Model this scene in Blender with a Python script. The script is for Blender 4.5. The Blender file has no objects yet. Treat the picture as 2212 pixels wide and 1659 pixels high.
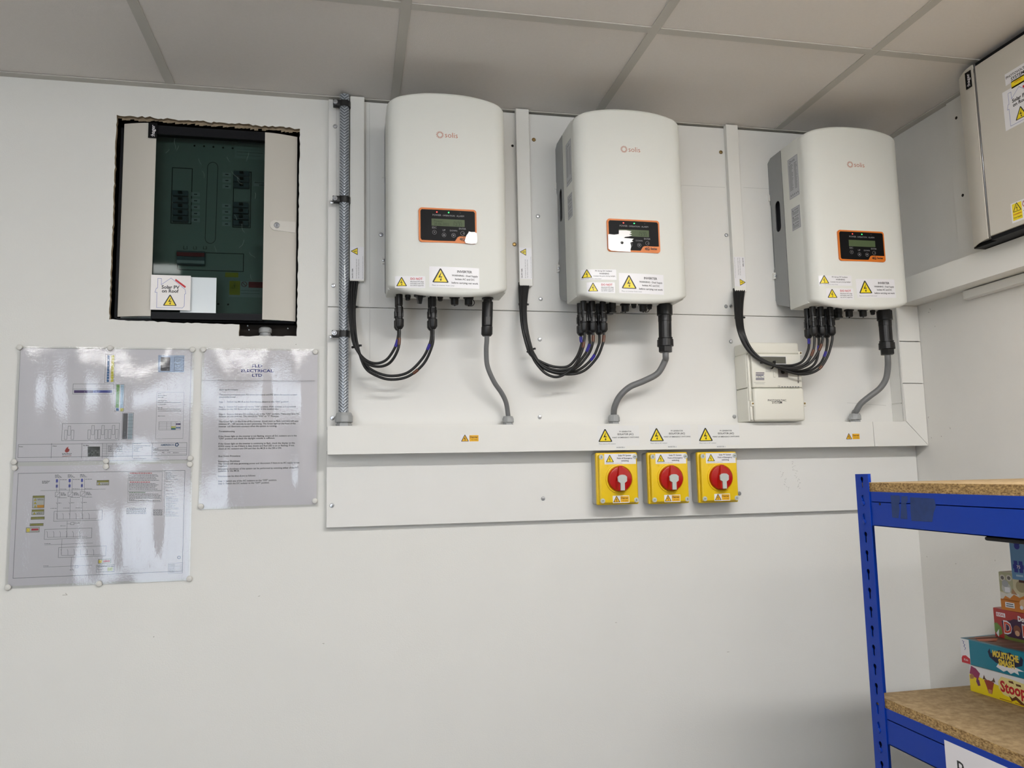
import bpy, bmesh, math, random
from mathutils import Vector, Matrix

random.seed(7)
scene = bpy.context.scene
COL = scene.collection

# ------------------------------------------------------------------ camera
IMG_W, IMG_H, FPX = 2212, 1659, 1698.06
CAM = Vector((-0.1367, -2.1819, 1.4238))
YAW, PITCH, ROLL = [math.radians(a) for a in (11.7421, 6.4806, -1.1907)]
_f = Vector((math.sin(YAW) * math.cos(PITCH), math.cos(YAW) * math.cos(PITCH), math.sin(PITCH)))
_r = Vector((math.cos(YAW), -math.sin(YAW), 0))
_u = _r.cross(_f)
RIGHT = math.cos(ROLL) * _r + math.sin(ROLL) * _u
UP = -math.sin(ROLL) * _r + math.cos(ROLL) * _u
FWD = _f
cam_data = bpy.data.cameras.new('camera')
cam_data.sensor_fit = 'HORIZONTAL'
cam_data.sensor_width = 36.0
cam_data.lens = FPX / IMG_W * 36.0
cam_data.clip_start = 0.02
camera = bpy.data.objects.new('camera', cam_data)
COL.objects.link(camera)
camera.matrix_world = Matrix(((RIGHT.x, UP.x, -FWD.x, CAM.x), (RIGHT.y, UP.y, -FWD.y, CAM.y),
                              (RIGHT.z, UP.z, -FWD.z, CAM.z), (0, 0, 0, 1)))
scene.camera = camera

# ------------------------------------------------------------------ light and exposure
scene.view_settings.view_transform = 'Standard'
scene.view_settings.look = 'None'
scene.view_settings.gamma = 1.0
scene.view_settings.use_curve_mapping = False
scene.view_settings.exposure = 0.0
scene.cycles.use_denoising = True
scene.cycles.max_bounces = 6
scene.cycles.diffuse_bounces = 4
scene.cycles.glossy_bounces = 3
scene.cycles.transparent_max_bounces = 10
scene.cycles.use_adaptive_sampling = True
scene.cycles.use_light_tree = False
scene.cycles.adaptive_threshold = 0.03
scene.cycles.caustics_reflective = False
scene.cycles.caustics_refractive = False
SKY_STRENGTH = 8.5        # overcast daylight outside the window behind the camera
NEAR_LIGHT = 74.0         # emission of the ceiling light nearest the wall
FAR_LIGHT = 33.5          # emission of the row of lights further back
world = bpy.data.worlds.new('overcast_sky')
scene.world = world
world.use_nodes = True
_bg = world.node_tree.nodes['Background']
_bg.inputs[0].default_value = (0.78, 0.88, 1.0, 1)
_bg.inputs[1].default_value = SKY_STRENGTH

# room measures (metres): wall with the inverters at y = 0, room towards -y
ROOM_L, ROOM_R, ROOM_Y, CEIL = -2.4, 1.6013, -4.2, 2.4867
BOARD = -0.018            # front of the white backing board


# ------------------------------------------------------------------ helpers
def _ray(px, py):
    return RIGHT * ((px - IMG_W / 2) / FPX) - UP * ((py - IMG_H / 2) / FPX) + FWD


def P(px, py, y=0.0):
    """Point on the vertical plane y = const that a measured image point falls on."""
    d = _ray(px, py)
    return CAM + d * ((y - CAM.y) / d.y)


def PXP(px, py, x):
    d = _ray(px, py)
    return CAM + d * ((x - CAM.x) / d.x)


def PZ(px, py, z):
    d = _ray(px, py)
    return CAM + d * ((z - CAM.z) / d.z)


def lin(c):
    c = c / 255.0
    return c / 12.92 if c <= 0.04045 else ((c + 0.055) / 1.055) ** 2.4


def rgb(r, g, b):
    return (lin(r), lin(g), lin(b), 1.0)


MATS = {}


def mat(name, col, rough=0.5, metal=0.0, noise=0.0, nscale=40.0, bump=0.0, bscale=200.0, coat=0.0, emit=None, estr=0.0, spec=0.5):
    if name in MATS:
        return MATS[name]
    m = bpy.data.materials.new(name)
    m.use_nodes = True
    nt = m.node_tree
    b = nt.nodes['Principled BSDF']
    b.inputs['Base Color'].default_value = col
    b.inputs['Roughness'].default_value = rough
    b.inputs['Metallic'].default_value = metal
    b.inputs['Specular IOR Level'].default_value = spec
    b.inputs['Coat Weight'].default_value = coat
    b.inputs['Coat Roughness'].default_value = 0.06
    if emit:
        b.inputs['Emission Color'].default_value = emit
        b.inputs['Emission Strength'].default_value = estr
    tc = nt.nodes.new('ShaderNodeTexCoord')
    if noise > 0:
        n = nt.nodes.new('ShaderNodeTexNoise')
        n.inputs['Scale'].default_value = nscale
        n.inputs['Detail'].default_value = 5
        nt.links.new(tc.outputs['Object'], n.inputs['Vector'])
        mx = nt.nodes.new('ShaderNodeMix')
        mx.data_type = 'RGBA'
        mx.inputs['A'].default_value = tuple(c * (1 - noise) for c in col[:3]) + (1,)
        mx.inputs['B'].default_value = tuple(min(1, c * (1 + noise)) for c in col[:3]) + (1,)
        nt.links.new(n.outputs['Fac'], mx.inputs['Factor'])
        nt.links.new(mx.outputs['Result'], b.inputs['Base Color'])
    if bump > 0:
        n2 = nt.nodes.new('ShaderNodeTexNoise')
        n2.inputs['Scale'].default_value = bscale
        n2.inputs['Detail'].default_value = 4
        nt.links.new(tc.outputs['Object'], n2.inputs['Vector'])
        bp = nt.nodes.new('ShaderNodeBump')
        bp.inputs['Strength'].default_value = bump
        bp.inputs['Distance'].default_value = 0.002
        nt.links.new(n2.outputs['Fac'], bp.inputs['Height'])
        nt.links.new(bp.outputs['Normal'], b.inputs['Normal'])
    MATS[name] = m
    return m


M_WALL = mat('painted_wall', rgb(228, 227, 222), 0.75, noise=0.025, nscale=6, bump=0.12, bscale=260)
M_WALL_R = mat('painted_side_wall', rgb(224, 222, 217), 0.75, noise=0.04, nscale=9, bump=0.15, bscale=200)
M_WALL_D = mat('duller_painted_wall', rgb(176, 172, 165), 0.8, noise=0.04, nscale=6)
M_FLOOR = mat('grey_vinyl_floor', rgb(104, 100, 95), 0.5, noise=0.15, nscale=30)
M_TILE = mat('ceiling_tile_board', rgb(225, 220, 215), 0.95, noise=0.03, nscale=120, bump=0.3, bscale=500)
M_TEE = mat('ceiling_grid_paint', rgb(192, 189, 182), 0.55)
M_BOARD = mat('white_melamine_board', rgb(228, 227, 223), 0.45, noise=0.02, nscale=12)
M_PVC = mat('white_pvc_trunking', rgb(230, 229, 224), 0.42, noise=0.012, nscale=15)
M_INV = mat('white_powder_coat', rgb(224, 225, 219), 0.55, bump=0.05, bscale=900)
M_GALV = mat('grey_sheet_metal', rgb(150, 152, 152), 0.45, metal=0.35, noise=0.05, nscale=25)
M_HEAT = mat('dark_heatsink', rgb(30, 32, 38), 0.5)
M_BLACK = mat('black_plastic', rgb(18, 18, 20), 0.38)
M_BLACKM = mat('black_matt_rubber', rgb(20, 20, 21), 0.45)
M_PANELBLK = mat('black_gloss_membrane', rgb(9, 9, 12), 0.45, spec=.15)
M_ORANGE = mat('orange_print', rgb(214, 116, 34), 0.4)
M_LCD = mat('green_lcd', rgb(80, 94, 64), 0.4, spec=.25)
M_LCDTXT = mat('lcd_digits', rgb(52, 62, 44), 0.5, spec=.2)
M_LEDR = mat('red_led', rgb(255, 60, 50), 0.3, emit=rgb(255, 60, 50), estr=4)
M_LEDG = mat('green_led', rgb(60, 255, 120), 0.3, emit=rgb(60, 255, 110), estr=4)
M_LEDOFF = mat('unlit_led', rgb(60, 60, 60), 0.3)
M_GREYTXT = mat('grey_print', rgb(150, 150, 152), 0.5)
M_CABLE_G = mat('grey_cable_sheath', rgb(116, 117, 118), 0.5)
M_GLAND = mat('grey_nylon', rgb(158, 160, 160), 0.45)
M_STEEL = mat('zinc_screw_steel', rgb(190, 192, 196), 0.28, metal=0.9)
M_BRASS = mat('brass_screw', rgb(150, 125, 80), 0.35, metal=0.9)
M_DARKHOLE = mat('dark_hole', rgb(28, 24, 22), 0.9)
M_WHITE = mat('white_label', rgb(232, 231, 234), 0.32)
M_CLEARLAB = mat('pale_label', rgb(229, 229, 227), 0.35)
M_INK = mat('black_ink', rgb(24, 24, 26), 0.45)
M_INKG = mat('grey_ink', rgb(110, 112, 116), 0.5)
M_INKB = mat('blue_ink', rgb(40, 58, 140), 0.45)
M_INKR = mat('red_ink', rgb(196, 30, 44), 0.45)
M_YEL = mat('warning_yellow', rgb(240, 216, 32), 0.35)
M_YELO = mat('danger_amber', rgb(232, 176, 30), 0.35)
M_LOGO = mat('logo_brown', rgb(176, 96, 68), 0.5)
M_ISOY = mat('yellow_polycarbonate', rgb(236, 198, 28), 0.32, noise=0.02, nscale=20)
M_ISOG = mat('grey_polycarbonate', rgb(176, 177, 175), 0.42)
M_ISOR = mat('red_polycarbonate', rgb(176, 20, 18), 0.2)
M_KEY = mat('light_grey_plastic', rgb(192, 197, 192), 0.4)
M_METER = mat('off_white_meter', rgb(229, 227, 216), 0.4)
M_METERLCD = mat('dark_lcd', rgb(96, 96, 88), 0.2)
M_HAG = mat('beige_grey_paint', rgb(200, 195, 185), 0.42, bump=0.04, bscale=700)
M_HAGBLK = mat('black_frame_paint', rgb(12, 13, 18), 0.5, spec=.2)
M_INNER = mat('inner_cover_grey', rgb(205, 210, 205), 0.5)
M_BREAK = mat('breaker_grey', rgb(120, 138, 150), 0.45)
M_PAPER = mat('printed_paper', rgb(238, 234, 237), 0.6)
M_GYP = mat('torn_plasterboard', rgb(150, 134, 112), 0.95, noise=0.4, nscale=120, bump=0.8, bscale=150)
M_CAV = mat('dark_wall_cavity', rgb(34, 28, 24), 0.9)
M_PIN = mat('white_pin_plastic', rgb(214, 212, 206), 0.35)
M_BLUE = mat('blue_rack_paint', rgb(3, 56, 162), 0.42, spec=.25, noise=0.05, nscale=20)
M_TAPEB = mat('blue_tape', rgb(38, 30, 150), 0.3)
M_TAPEBR = mat('brown_tape', rgb(92, 50, 28), 0.35)
M_FILMGLARE = mat('glare_white_film', rgb(246, 244, 244), 0.15, coat=0.6)  # white carries the window glare on the film
M_NAVYSM = mat('adhesive_residue', rgb(34, 58, 112), 0.7, noise=0.3, nscale=60)


def clear_film(name, tint=(1, 1, 1, 1), rough=0.07, bump=0.35, scale=45.0, ior=1.5, stretch=(1, 1, 1), boost=1.0):
    m = bpy.data.materials.new(name)
    m.use_nodes = True
    nt = m.node_tree
    nt.nodes.remove(nt.nodes['Principled BSDF'])
    out = nt.nodes['Material Output']
    tr = nt.nodes.new('ShaderNodeBsdfTransparent')
    tr.inputs[0].default_value = tint
    gl = nt.nodes.new('ShaderNodeBsdfGlossy')
    gl.inputs['Roughness'].default_value = rough
    fr = nt.nodes.new('ShaderNodeFresnel')
    fr.inputs['IOR'].default_value = ior
    mul = nt.nodes.new('ShaderNodeMath')
    mul.operation = 'MULTIPLY'
    mul.use_clamp = True
    mul.inputs[1].default_value = boost
    mx = nt.nodes.new('ShaderNodeMixShader')
    nt.links.new(fr.outputs[0], mul.inputs[0])
    nt.links.new(mul.outputs[0], mx.inputs[0])
    nt.links.new(tr.outputs[0], mx.inputs[1])
    nt.links.new(gl.outputs[0], mx.inputs[2])
    nt.links.new(mx.outputs[0], out.inputs[0])
    if bump:
        tc = nt.nodes.new('ShaderNodeTexCoord')
        mp = nt.nodes.new('ShaderNodeMapping')
        mp.inputs['Scale'].default_value = stretch
        nz = nt.nodes.new('ShaderNodeTexNoise')
        nz.inputs['Scale'].default_value = scale
        nz.inputs['Detail'].default_value = 3
        nz.inputs['Distortion'].default_value = 0.6
        bp = nt.nodes.new('ShaderNodeBump')
        bp.inputs['Strength'].default_value = bump
        bp.inputs['Distance'].default_value = 0.001
        nt.links.new(tc.outputs['Object'], mp.inputs[0])
        nt.links.new(mp.outputs[0], nz.inputs['Vector'])
        nt.links.new(nz.outputs['Fac'], bp.inputs['Height'])
        nt.links.new(bp.outputs['Normal'], gl.inputs['Normal'])
    MATS[name] = m
    return m


M_FILM = clear_film('laminate_film', rough=0.03, bump=0.11, scale=190.0, ior=1.5, boost=1.4)
M_GLASS = clear_film('tinted_door_acrylic', tint=(0.46, 0.53, 0.515, 1), rough=0.04, bump=0.0, ior=1.45, boost=0.4)
M_PANE = clear_film('window_glass', rough=0.0, bump=0.0, ior=1.45)


def make_braid():
    m = bpy.data.materials.new('steel_braid')
    m.use_nodes = True
    nt = m.node_tree
    b = nt.nodes['Principled BSDF']
    N, L = nt.nodes.new, nt.links.new
    tc = N('ShaderNodeTexCoord')
    sp = N('ShaderNodeSeparateXYZ')
    L(tc.outputs['Object'], sp.inputs[0])
    at = N('ShaderNodeMath'); at.operation = 'ARCTAN2'
    L(sp.outputs['X'], at.inputs[0]); L(sp.outputs['Y'], at.inputs[1])
    k = N('ShaderNodeMath'); k.operation = 'MULTIPLY'; k.inputs[1].default_value = 3 / math.pi
    L(at.outputs[0], k.inputs[0])
    pp = N('ShaderNodeMath'); pp.operation = 'PINGPONG'; pp.inputs[1].default_value = 1.0
    L(k.outputs[0], pp.inputs[0])
    s = N('ShaderNodeMath'); s.operation = 'MULTIPLY'; s.inputs[1].default_value = 1.5
    L(pp.outputs[0], s.inputs[0])
    z = N('ShaderNodeMath'); z.operation = 'MULTIPLY'; z.inputs[1].default_value = 118.0
    L(sp.outputs['Z'], z.inputs[0])
    ad = N('ShaderNodeMath'); ad.operation = 'ADD'
    L(s.outputs[0], ad.inputs[0]); L(z.outputs[0], ad.inputs[1])
    fr = N('ShaderNodeMath'); fr.operation = 'PINGPONG'; fr.inputs[1].default_value = 0.5
    L(ad.outputs[0], fr.inputs[0])
    ramp = N('ShaderNodeValToRGB')
    ramp.color_ramp.elements[0].position = 0.12
    ramp.color_ramp.elements[0].color = rgb(92, 98, 106)
    ramp.color_ramp.elements[1].position = 0.36
    ramp.color_ramp.elements[1].color = rgb(176, 182, 190)
    L(fr.outputs[0], ramp.inputs[0])
    L(ramp.outputs[0], b.inputs['Base Color'])
    bp = N('ShaderNodeBump'); bp.inputs['Strength'].default_value = 0.5; bp.inputs['Distance'].default_value = 0.002
    L(fr.outputs[0], bp.inputs['Height'])
    L(bp.outputs[0], b.inputs['Normal'])
    b.inputs['Roughness'].default_value = 0.32
    b.inputs['Metallic'].default_value = 0.25
    b.inputs['Coat Weight'].default_value = 0.5
    b.inputs['Coat Roughness'].default_value = 0.12
    return m


M_BRAID = make_braid()


def make_chip(name, dark, light, scale):
    m = bpy.data.materials.new(name)
    m.use_nodes = True
    nt = m.node_tree
    b = nt.nodes['Principled BSDF']
    tc = nt.nodes.new('ShaderNodeTexCoord')
    mp = nt.nodes.new('ShaderNodeMapping')
    mp.inputs['Scale'].default_value = (1, 1, 2.0)
    nz = nt.nodes.new('ShaderNodeTexNoise')
    nz.inputs['Scale'].default_value = scale
    nz.inputs['Detail'].default_value = 6
    nz.inputs['Roughness'].default_value = 0.7
    rp = nt.nodes.new('ShaderNodeValToRGB')
    rp.color_ramp.elements[0].position = 0.36
    rp.color_ramp.elements[0].color = dark
    rp.color_ramp.elements[1].position = 0.64
    rp.color_ramp.elements[1].color = light
    bp = nt.nodes.new('ShaderNodeBump')
    bp.inputs['Strength'].default_value = 0.6
    bp.inputs['Distance'].default_value = 0.002
    for a, c in ((tc.outputs['Object'], mp.inputs[0]), (mp.outputs[0], nz.inputs['Vector']), (nz.outputs['Fac'], rp.inputs[0]),
                 (rp.outputs[0], b.inputs['Base Color']), (nz.outputs['Fac'], bp.inputs['Height']), (bp.outputs[0], b.inputs['Normal'])):
        nt.links.new(a, c)
    b.inputs['Roughness'].default_value = 0.8
    return m


M_CHIPEDGE = make_chip('raw_chipboard_edge', rgb(104, 74, 34), rgb(206, 170, 112), 170)
M_CHIPTOP = make_chip('chipboard_face', rgb(150, 124, 86), rgb(186, 160, 120), 60)


class MB:
    """Collects geometry for one mesh object."""

    def __init__(self):
        self.v, self.f, self.m, self.s = [], [], [], []

    def add(self, verts, faces, mi=0, smooth=False):
        o = len(self.v)
        self.v += [tuple(p) for p in verts]
        for f in faces:
            self.f.append([i + o for i in f])
            self.m.append(mi)
            self.s.append(smooth)
        return self

    def box(self, x0, x1, y0, y1, z0, z1, mi=0):
        x0, x1 = min(x0, x1), max(x0, x1); y0, y1 = min(y0, y1), max(y0, y1); z0, z1 = min(z0, z1), max(z0, z1)
        v = [(x0, y0, z0), (x1, y0, z0), (x1, y1, z0), (x0, y1, z0), (x0, y0, z1), (x1, y0, z1), (x1, y1, z1), (x0, y1, z1)]
        return self.add(v, [(0, 3, 2, 1), (4, 5, 6, 7), (0, 1, 5, 4), (1, 2, 6, 5), (2, 3, 7, 6), (3, 0, 4, 7)], mi)

    def bbox(self, x0, x1, y0, y1, z0, z1, r=0.003, seg=2, mi=0):
        """Box with rounded edges."""
        bm = bmesh.new()
        bmesh.ops.create_cube(bm, size=1)
        for v in bm.verts:
            v.co = ((x0 + x1) / 2 + v.co.x * abs(x1 - x0), (y0 + y1) / 2 + v.co.y * abs(y1 - y0), (z0 + z1) / 2 + v.co.z * abs(z1 - z0))
        bmesh.ops.bevel(bm, geom=bm.edges[:], offset=r, segments=seg, profile=0.5, affect='EDGES')
        bm.verts.index_update()
        self.add([v.co[:] for v in bm.verts], [[v.index for v in f.verts] for f in bm.faces], mi, True)
        bm.free()
        return self

    def lathe(self, prof, c, axis='z', seg=20, mi=0, smooth=True, rib=0.0, ribs=0):
        """prof: (radius, distance along the axis) pairs; axis z up, y towards the viewer negative."""
        vs, fs = [], []
        for r, h in prof:
            for i in range(seg):
                a = 2 * math.pi * i / seg
                rr = r * (1 + (rib if ribs and (i * ribs * 2 // seg) % 2 else 0))
                if axis == 'z':
                    vs.append((c[0] + rr * math.cos(a), c[1] + rr * math.sin(a), c[2] + h))
                elif axis == 'y':
                    vs.append((c[0] + rr * math.cos(a), c[1] - h, c[2] + rr * math.sin(a)))
                else:
                    vs.append((c[0] - h, c[1] - rr * math.cos(a), c[2] + rr * math.sin(a)))
        n = len(prof)
        for k in range(n - 1):
            for i in range(seg):
                j = (i + 1) % seg
                fs.append((k * seg + i, k * seg + j, (k + 1) * seg + j, (k + 1) * seg + i))
        fs.append(tuple(range(seg - 1, -1, -1)))
        fs.append(tuple((n - 1) * seg + i for i in range(seg)))
        return self.add(vs, fs, mi, smooth)

    def tube(self, pts, r, seg=10, mi=0):
        pts = [Vector(p) for p in pts]
        n = len(pts)
        vs, fs = [], []
        t = (pts[1] - pts[0]).normalized()
        ref = Vector((0, 1, 0)) if abs(t.y) < 0.9 else Vector((1, 0, 0))
        nrm = (ref - t * ref.dot(t)).normalized()
        for i, p in enumerate(pts):
            t = (pts[min(i + 1, n - 1)] - pts[max(i - 1, 0)]).normalized()
            nrm = (nrm - t * nrm.dot(t)).normalized()
            bn = t.cross(nrm)
            for k in range(seg):
                a = 2 * math.pi * k / seg
                vs.append(p + (nrm * math.cos(a) + bn * math.sin(a)) * r)
        for i in range(n - 1):
            for k in range(seg):
                j = (k + 1) % seg
                fs.append((i * seg + k, i * seg + j, (i + 1) * seg + j, (i + 1) * seg + k))
        fs.append(tuple(range(seg - 1, -1, -1)))
        fs.append(tuple((n - 1) * seg + k for k in range(seg)))
        return self.add(vs, fs, mi, True)

    def plate(self, outer, holes, fn, thick, mi=0, mi_edge=None):
        """Flat plate with holes: 2D loops, fn(u, v, depth) -> 3D, extruded by thick."""
        bm = bmesh.new()
        edges = []
        loops = []
        for lp in [outer] + holes:
            vv = [bm.verts.new((p[0], p[1], 0)) for p in lp]
            loops.append(vv)
            for i in range(len(vv)):
                edges.append(bm.edges.new((vv[i], vv[(i + 1) % len(vv)])))
        bmesh.ops.triangle_fill(bm, use_beauty=True, use_dissolve=False, edges=edges, normal=(0, 0, 1))
        bm.verts.index_update()
        co = [v.co[:] for v in bm.verts]
        tris = [[v.index for v in f.verts] for f in bm.faces]
        li = [[v.index for v in lp] for lp in loops]
        bm.free()
        n = len(co)
        vs = [fn(p[0], p[1], 0) for p in co] + [fn(p[0], p[1], thick) for p in co]
        self.add(vs, tris + [[i + n for i in reversed(t)] for t in tris], mi)
        ed = []
        for lp in li:
            for i in range(len(lp)):
                a, b = lp[i], lp[(i + 1) % len(lp)]
                ed.append((a, b, b + n, a + n))
        self.add(vs, ed, mi if mi_edge is None else mi_edge)
        return self

    def build(self, name, mats, parent=None, loc=None):
        me = bpy.data.meshes.new(name)
        me.from_pydata(self.v, [], self.f)
        for m in (mats if isinstance(mats, (list, tuple)) else [mats]):
            me.materials.append(m)
        me.polygons.foreach_set('material_index', self.m)
        me.polygons.foreach_set('use_smooth', self.s)
        bm = bmesh.new()
        bm.from_mesh(me)
        bmesh.ops.recalc_face_normals(bm, faces=bm.faces[:])
        bm.to_mesh(me)
        bm.free()
        if any(self.s):
            try:
                me.set_sharp_from_angle(angle=math.radians(38))
            except Exception:
                pass
        o = bpy.data.objects.new(name, me)
        COL.objects.link(o)
        if parent:
            o.parent = parent
        if loc:
            o.location = loc
        return o


def tag(o, label=None, cat=None, group=None, kind=None):
    if label:
        o['label'] = label
    if cat:
        o['category'] = cat
    if group:
        o['group'] = group
    if kind:
        o['kind'] = kind
    return o


def thing(name, label, cat, loc=(0, 0, 0), group=None):
    o = bpy.data.objects.new(name, None)
    o.empty_display_size = 0.05
    COL.objects.link(o)
    o.location = loc
    return tag(o, label, cat, group)


def smooth_path(pts, n=8):
    """Catmull-Rom through the points."""
    pts = [Vector(p) for p in pts]
    q = [pts[0] * 2 - pts[1]] + pts + [pts[-1] * 2 - pts[-2]]
    out = []
    for i in range(1, len(q) - 2):
        for k in range(n):
            t = k / n
            a, b, c, d = q[i - 1], q[i], q[i + 1], q[i + 2]
            out.append(0.5 * ((2 * b) + (c - a) * t + (2 * a - 5 * b + 4 * c - d) * t * t + (3 * b - a - 3 * c + d) * t ** 3))
    out.append(pts[-1])
    return out


_txt_cache = {}


def text_geo(s, bold):
    key = (s, bold)
    if key not in _txt_cache:
        c = bpy.data.curves.new('t', 'FONT')
        c.body = s
        c.size = 1
        c.offset = bold
        c.resolution_u = 2
        o = bpy.data.objects.new('t', c)
        me = bpy.data.meshes.new_from_object(o)
        v = [(p.co.x, p.co.y) for p in me.vertices]
        f = [list(p.vertices) for p in me.polygons]
        bpy.data.objects.remove(o)
        bpy.data.curves.remove(c)
        bpy.data.meshes.remove(me)
        _txt_cache[key] = (v, f, min(p[0] for p in v) if v else 0, max(p[0] for p in v) if v else 1)
    return _txt_cache[key]


class Print:
    """Flat print: shapes in label coordinates (u right, v up, metres), several inks, one mesh."""

    def __init__(self):
        self.items, self.mats = [], []

    def _mi(self, m):
        if m not in self.mats:
            self.mats.append(m)
        return self.mats.index(m)

    def poly(self, pts, m, layer=1):
        self.items.append((list(pts), [list(range(len(pts)))], self._mi(m), layer))

    def rect(self, u0, v0, u1, v1, m, layer=1, n=1):
        pts = [(u0 + (u1 - u0) * i / n, v0) for i in range(n + 1)] + [(u0 + (u1 - u0) * i / n, v1) for i in range(n + 1)]
        self.items.append((pts, [[i, i + 1, n + 2 + i, n + 1 + i] for i in range(n)], self._mi(m), layer))

    def stroke(self, pts, w, m, layer=2, closed=False):
        pts = list(pts)
        if closed:
            pts = pts + [pts[0]]
        for a, b in zip(pts, pts[1:]):
            d = math.hypot(b[0] - a[0], b[1] - a[1])
            if d < 1e-7:
                continue
            tx, ty = (b[0] - a[0]) / d * w / 2, (b[1] - a[1]) / d * w / 2
            a2, b2 = (a[0] - tx, a[1] - ty), (b[0] + tx, b[1] + ty)
            self.poly([(a2[0] + ty, a2[1] - tx), (b2[0] + ty, b2[1] - tx), (b2[0] - ty, b2[1] + tx), (a2[0] - ty, a2[1] + tx)], m, layer)

    def frame(self, u0, v0, u1, v1, w, m, layer=2):
        self.stroke([(u0, v0), (u1, v0), (u1, v1), (u0, v1)], w, m, layer, True)

    def disc(self, u, v, r, m, layer=2, n=16):
        self.poly([(u + r * math.cos(2 * math.pi * i / n), v + r * math.sin(2 * math.pi * i / n)) for i in range(n)], m, layer)

    def ring(self, u, v, r, w, m, layer=2, n=20):
        self.stroke([(u + r * math.cos(2 * math.pi * i / n), v + r * math.sin(2 * math.pi * i / n)) for i in range(n)], w, m, layer, True)

    def text(self, s, u0, v, u1, m, layer=3, bold=0.012, h=None, align=None, rot=0.0):
        """Text from u0 to u1 on baseline v; with align the width is natural for cap height h and u0 is the anchor."""
        vs, fs, a, b = text_geo(s, bold)
        if not vs:
            return
        if align is None:
            sx = (u1 - u0) / (b - a)
            sy = sx if h is None else h / 0.69
            off = u0
        else:
            sx = sy = h / 0.69
            wd = (b - a) * sx
            off = u0 - (wd / 2 if align == 'c' else 0)
        cr, sr = math.cos(rot), math.sin(rot)
        out = []
        for p in vs:
            x, y = (p[0] - a) * sx, p[1] * sy
            out.append((off + x * cr - y * sr, v + x * sr + y * cr))
        self.items.append((out, fs, self._mi(m), layer))

    def bolt(self, u, v, s, inner=None):
        """Yellow electrical warning triangle, base centre (u, v), width s."""
        inner = inner or M_YEL
        h = s * 0.92

        def T(x, y):
            return (u + x * s, v + y * h)
        r = 0.06
        self.poly([T(-.5 + r, 0), T(.5 - r, 0), T(.5, .02), T(.5, .075), T(.05, .97), T(0, 1.0), T(-.05, .97), T(-.5, .075), T(-.5, .02)], M_INK, 2)
        self.poly([T(-.41, .06), T(.41, .06), T(0, .89)], inner, 3)
        for pts in ([(.05, .74), (-.12, .40), (-.02, .43), (.06, .70)], [(-.12, .40), (.0, .36), (.02, .43), (-.03, .46)],
                    [(-.13, .38), (.10, .45), (.10, .41), (-.12, .335)], [(.10, .45), (.03, .21), (-.01, .22), (.055, .42)],
                    [(-.06, .25), (.01, .10), (.09, .22)]):
            self.poly([T(*p) for p in pts], M_INK, 4)

    def strips(self, w):
        """Cut wide convex shapes into upright strips so that they can follow a curved surface."""
        out = []
        for vs, fs, mi, ly in self.items:
            nv, nf = list(vs), []
            for f in fs:
                poly = [vs[i] for i in f]
                u0, u1 = min(p[0] for p in poly), max(p[0] for p in poly)
                k = int((u1 - u0) / w)
                if k < 1:
                    nf.append(f)
                    continue
                for i in range(k + 1):
                    a, b = u0 + (u1 - u0) * i / (k + 1), u0 + (u1 - u0) * (i + 1) / (k + 1)
                    q = poly
                    for lim, sg in ((a, 1), (b, -1)):
                        r = []
                        for j in range(len(q)):
                            p0, p1 = q[j], q[(j + 1) % len(q)]
                            d0, d1 = (p0[0] - lim) * sg, (p1[0] - lim) * sg
                            if d0 >= 0:
                                r.append(p0)
                            if d0 * d1 < 0:
                                t = d0 / (d0 - d1)
                                r.append((p0[0] + (p1[0] - p0[0]) * t, p0[1] + (p1[1] - p0[1]) * t))
                        q = r
                        if not q:
                            break
                    if len(q) >= 3:
                        nf.append(list(range(len(nv), len(nv) + len(q))))
                        nv += q
            out.append((nv, nf, mi, ly))
        self.items = out

    def build(self, name, parent, fn, base=0.0001, step=0.00006, loc=None):
        mb = MB()
        for vs, fs, mi, ly in self.items:
            mb.add([fn(p[0], p[1], base + step * ly) for p in vs], fs, mi)
        me = bpy.data.meshes.new(name)
        me.from_pydata(mb.v, [], mb.f)
        for m in self.mats:
            me.materials.append(m)
        me.polygons.foreach_set('material_index', mb.m)
        o = bpy.data.objects.new(name, me)
        COL.objects.link(o)
        o.parent = parent
        if loc:
            o.location = loc
        return o


def on_y(y, ox=0.0, oz=0.0):
    """Label plane facing the room (towards -y)."""
    return lambda u, v, o: (u - ox, y - o, v - oz)


def sticker(parent, name, x0, z0, x1, z1, y, m, pr, fn=None, th=0.0003, loc=None, n=1):
    """Thin label with its print as a child; fn maps (u, v, offset)."""
    fn = fn or on_y(y)
    mb = MB()
    vs = []
    for o in (0.0, th):
        for k in range(n + 1):
            u = x0 + (x1 - x0) * k / n
            vs += [fn(u, z0, o), fn(u, z1, o)]
    q = 2 * (n + 1)
    fs = []
    for k in range(n):
        a = 2 * k
        fs += [(a, a + 1, a + 3, a + 2), (q + a, q + a + 2, q + a + 3, q + a + 1), (a, a + 2, q + a + 2, q + a), (a + 1, q + a + 1, q + a + 3, a + 3)]
    fs += [(0, q, q + 1, 1), (q - 2, q - 1, 2 * q - 1, 2 * q - 2)]
    mb.add(vs, fs)
    o = mb.build(name, m, parent, loc)
    if pr and pr.items:
        pr.build('print', o, lambda u, v, d: fn(u, v, th + d))
    return o


# ------------------------------------------------------------------ the room
def struct(name, mb, m, parent=None):
    o = mb.build(name, m, parent)
    if parent is None:
        o['kind'] = 'structure'
    return o


struct('floor', MB().box(ROOM_L - .1, ROOM_R + .1, ROOM_Y - .1, .2, -.05, 0), M_FLOOR)

# back wall with the rough opening around the recessed distribution board


def jag(a, b, amp, n):
    out = []
    for i in range(n):
        t = i / n
        out.append((a[0] + (b[0] - a[0]) * t + (random.uniform(-amp, amp) if i else 0), a[1] + (b[1] - a[1]) * t + (random.uniform(-amp, amp) if i else 0)))
    return out


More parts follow.
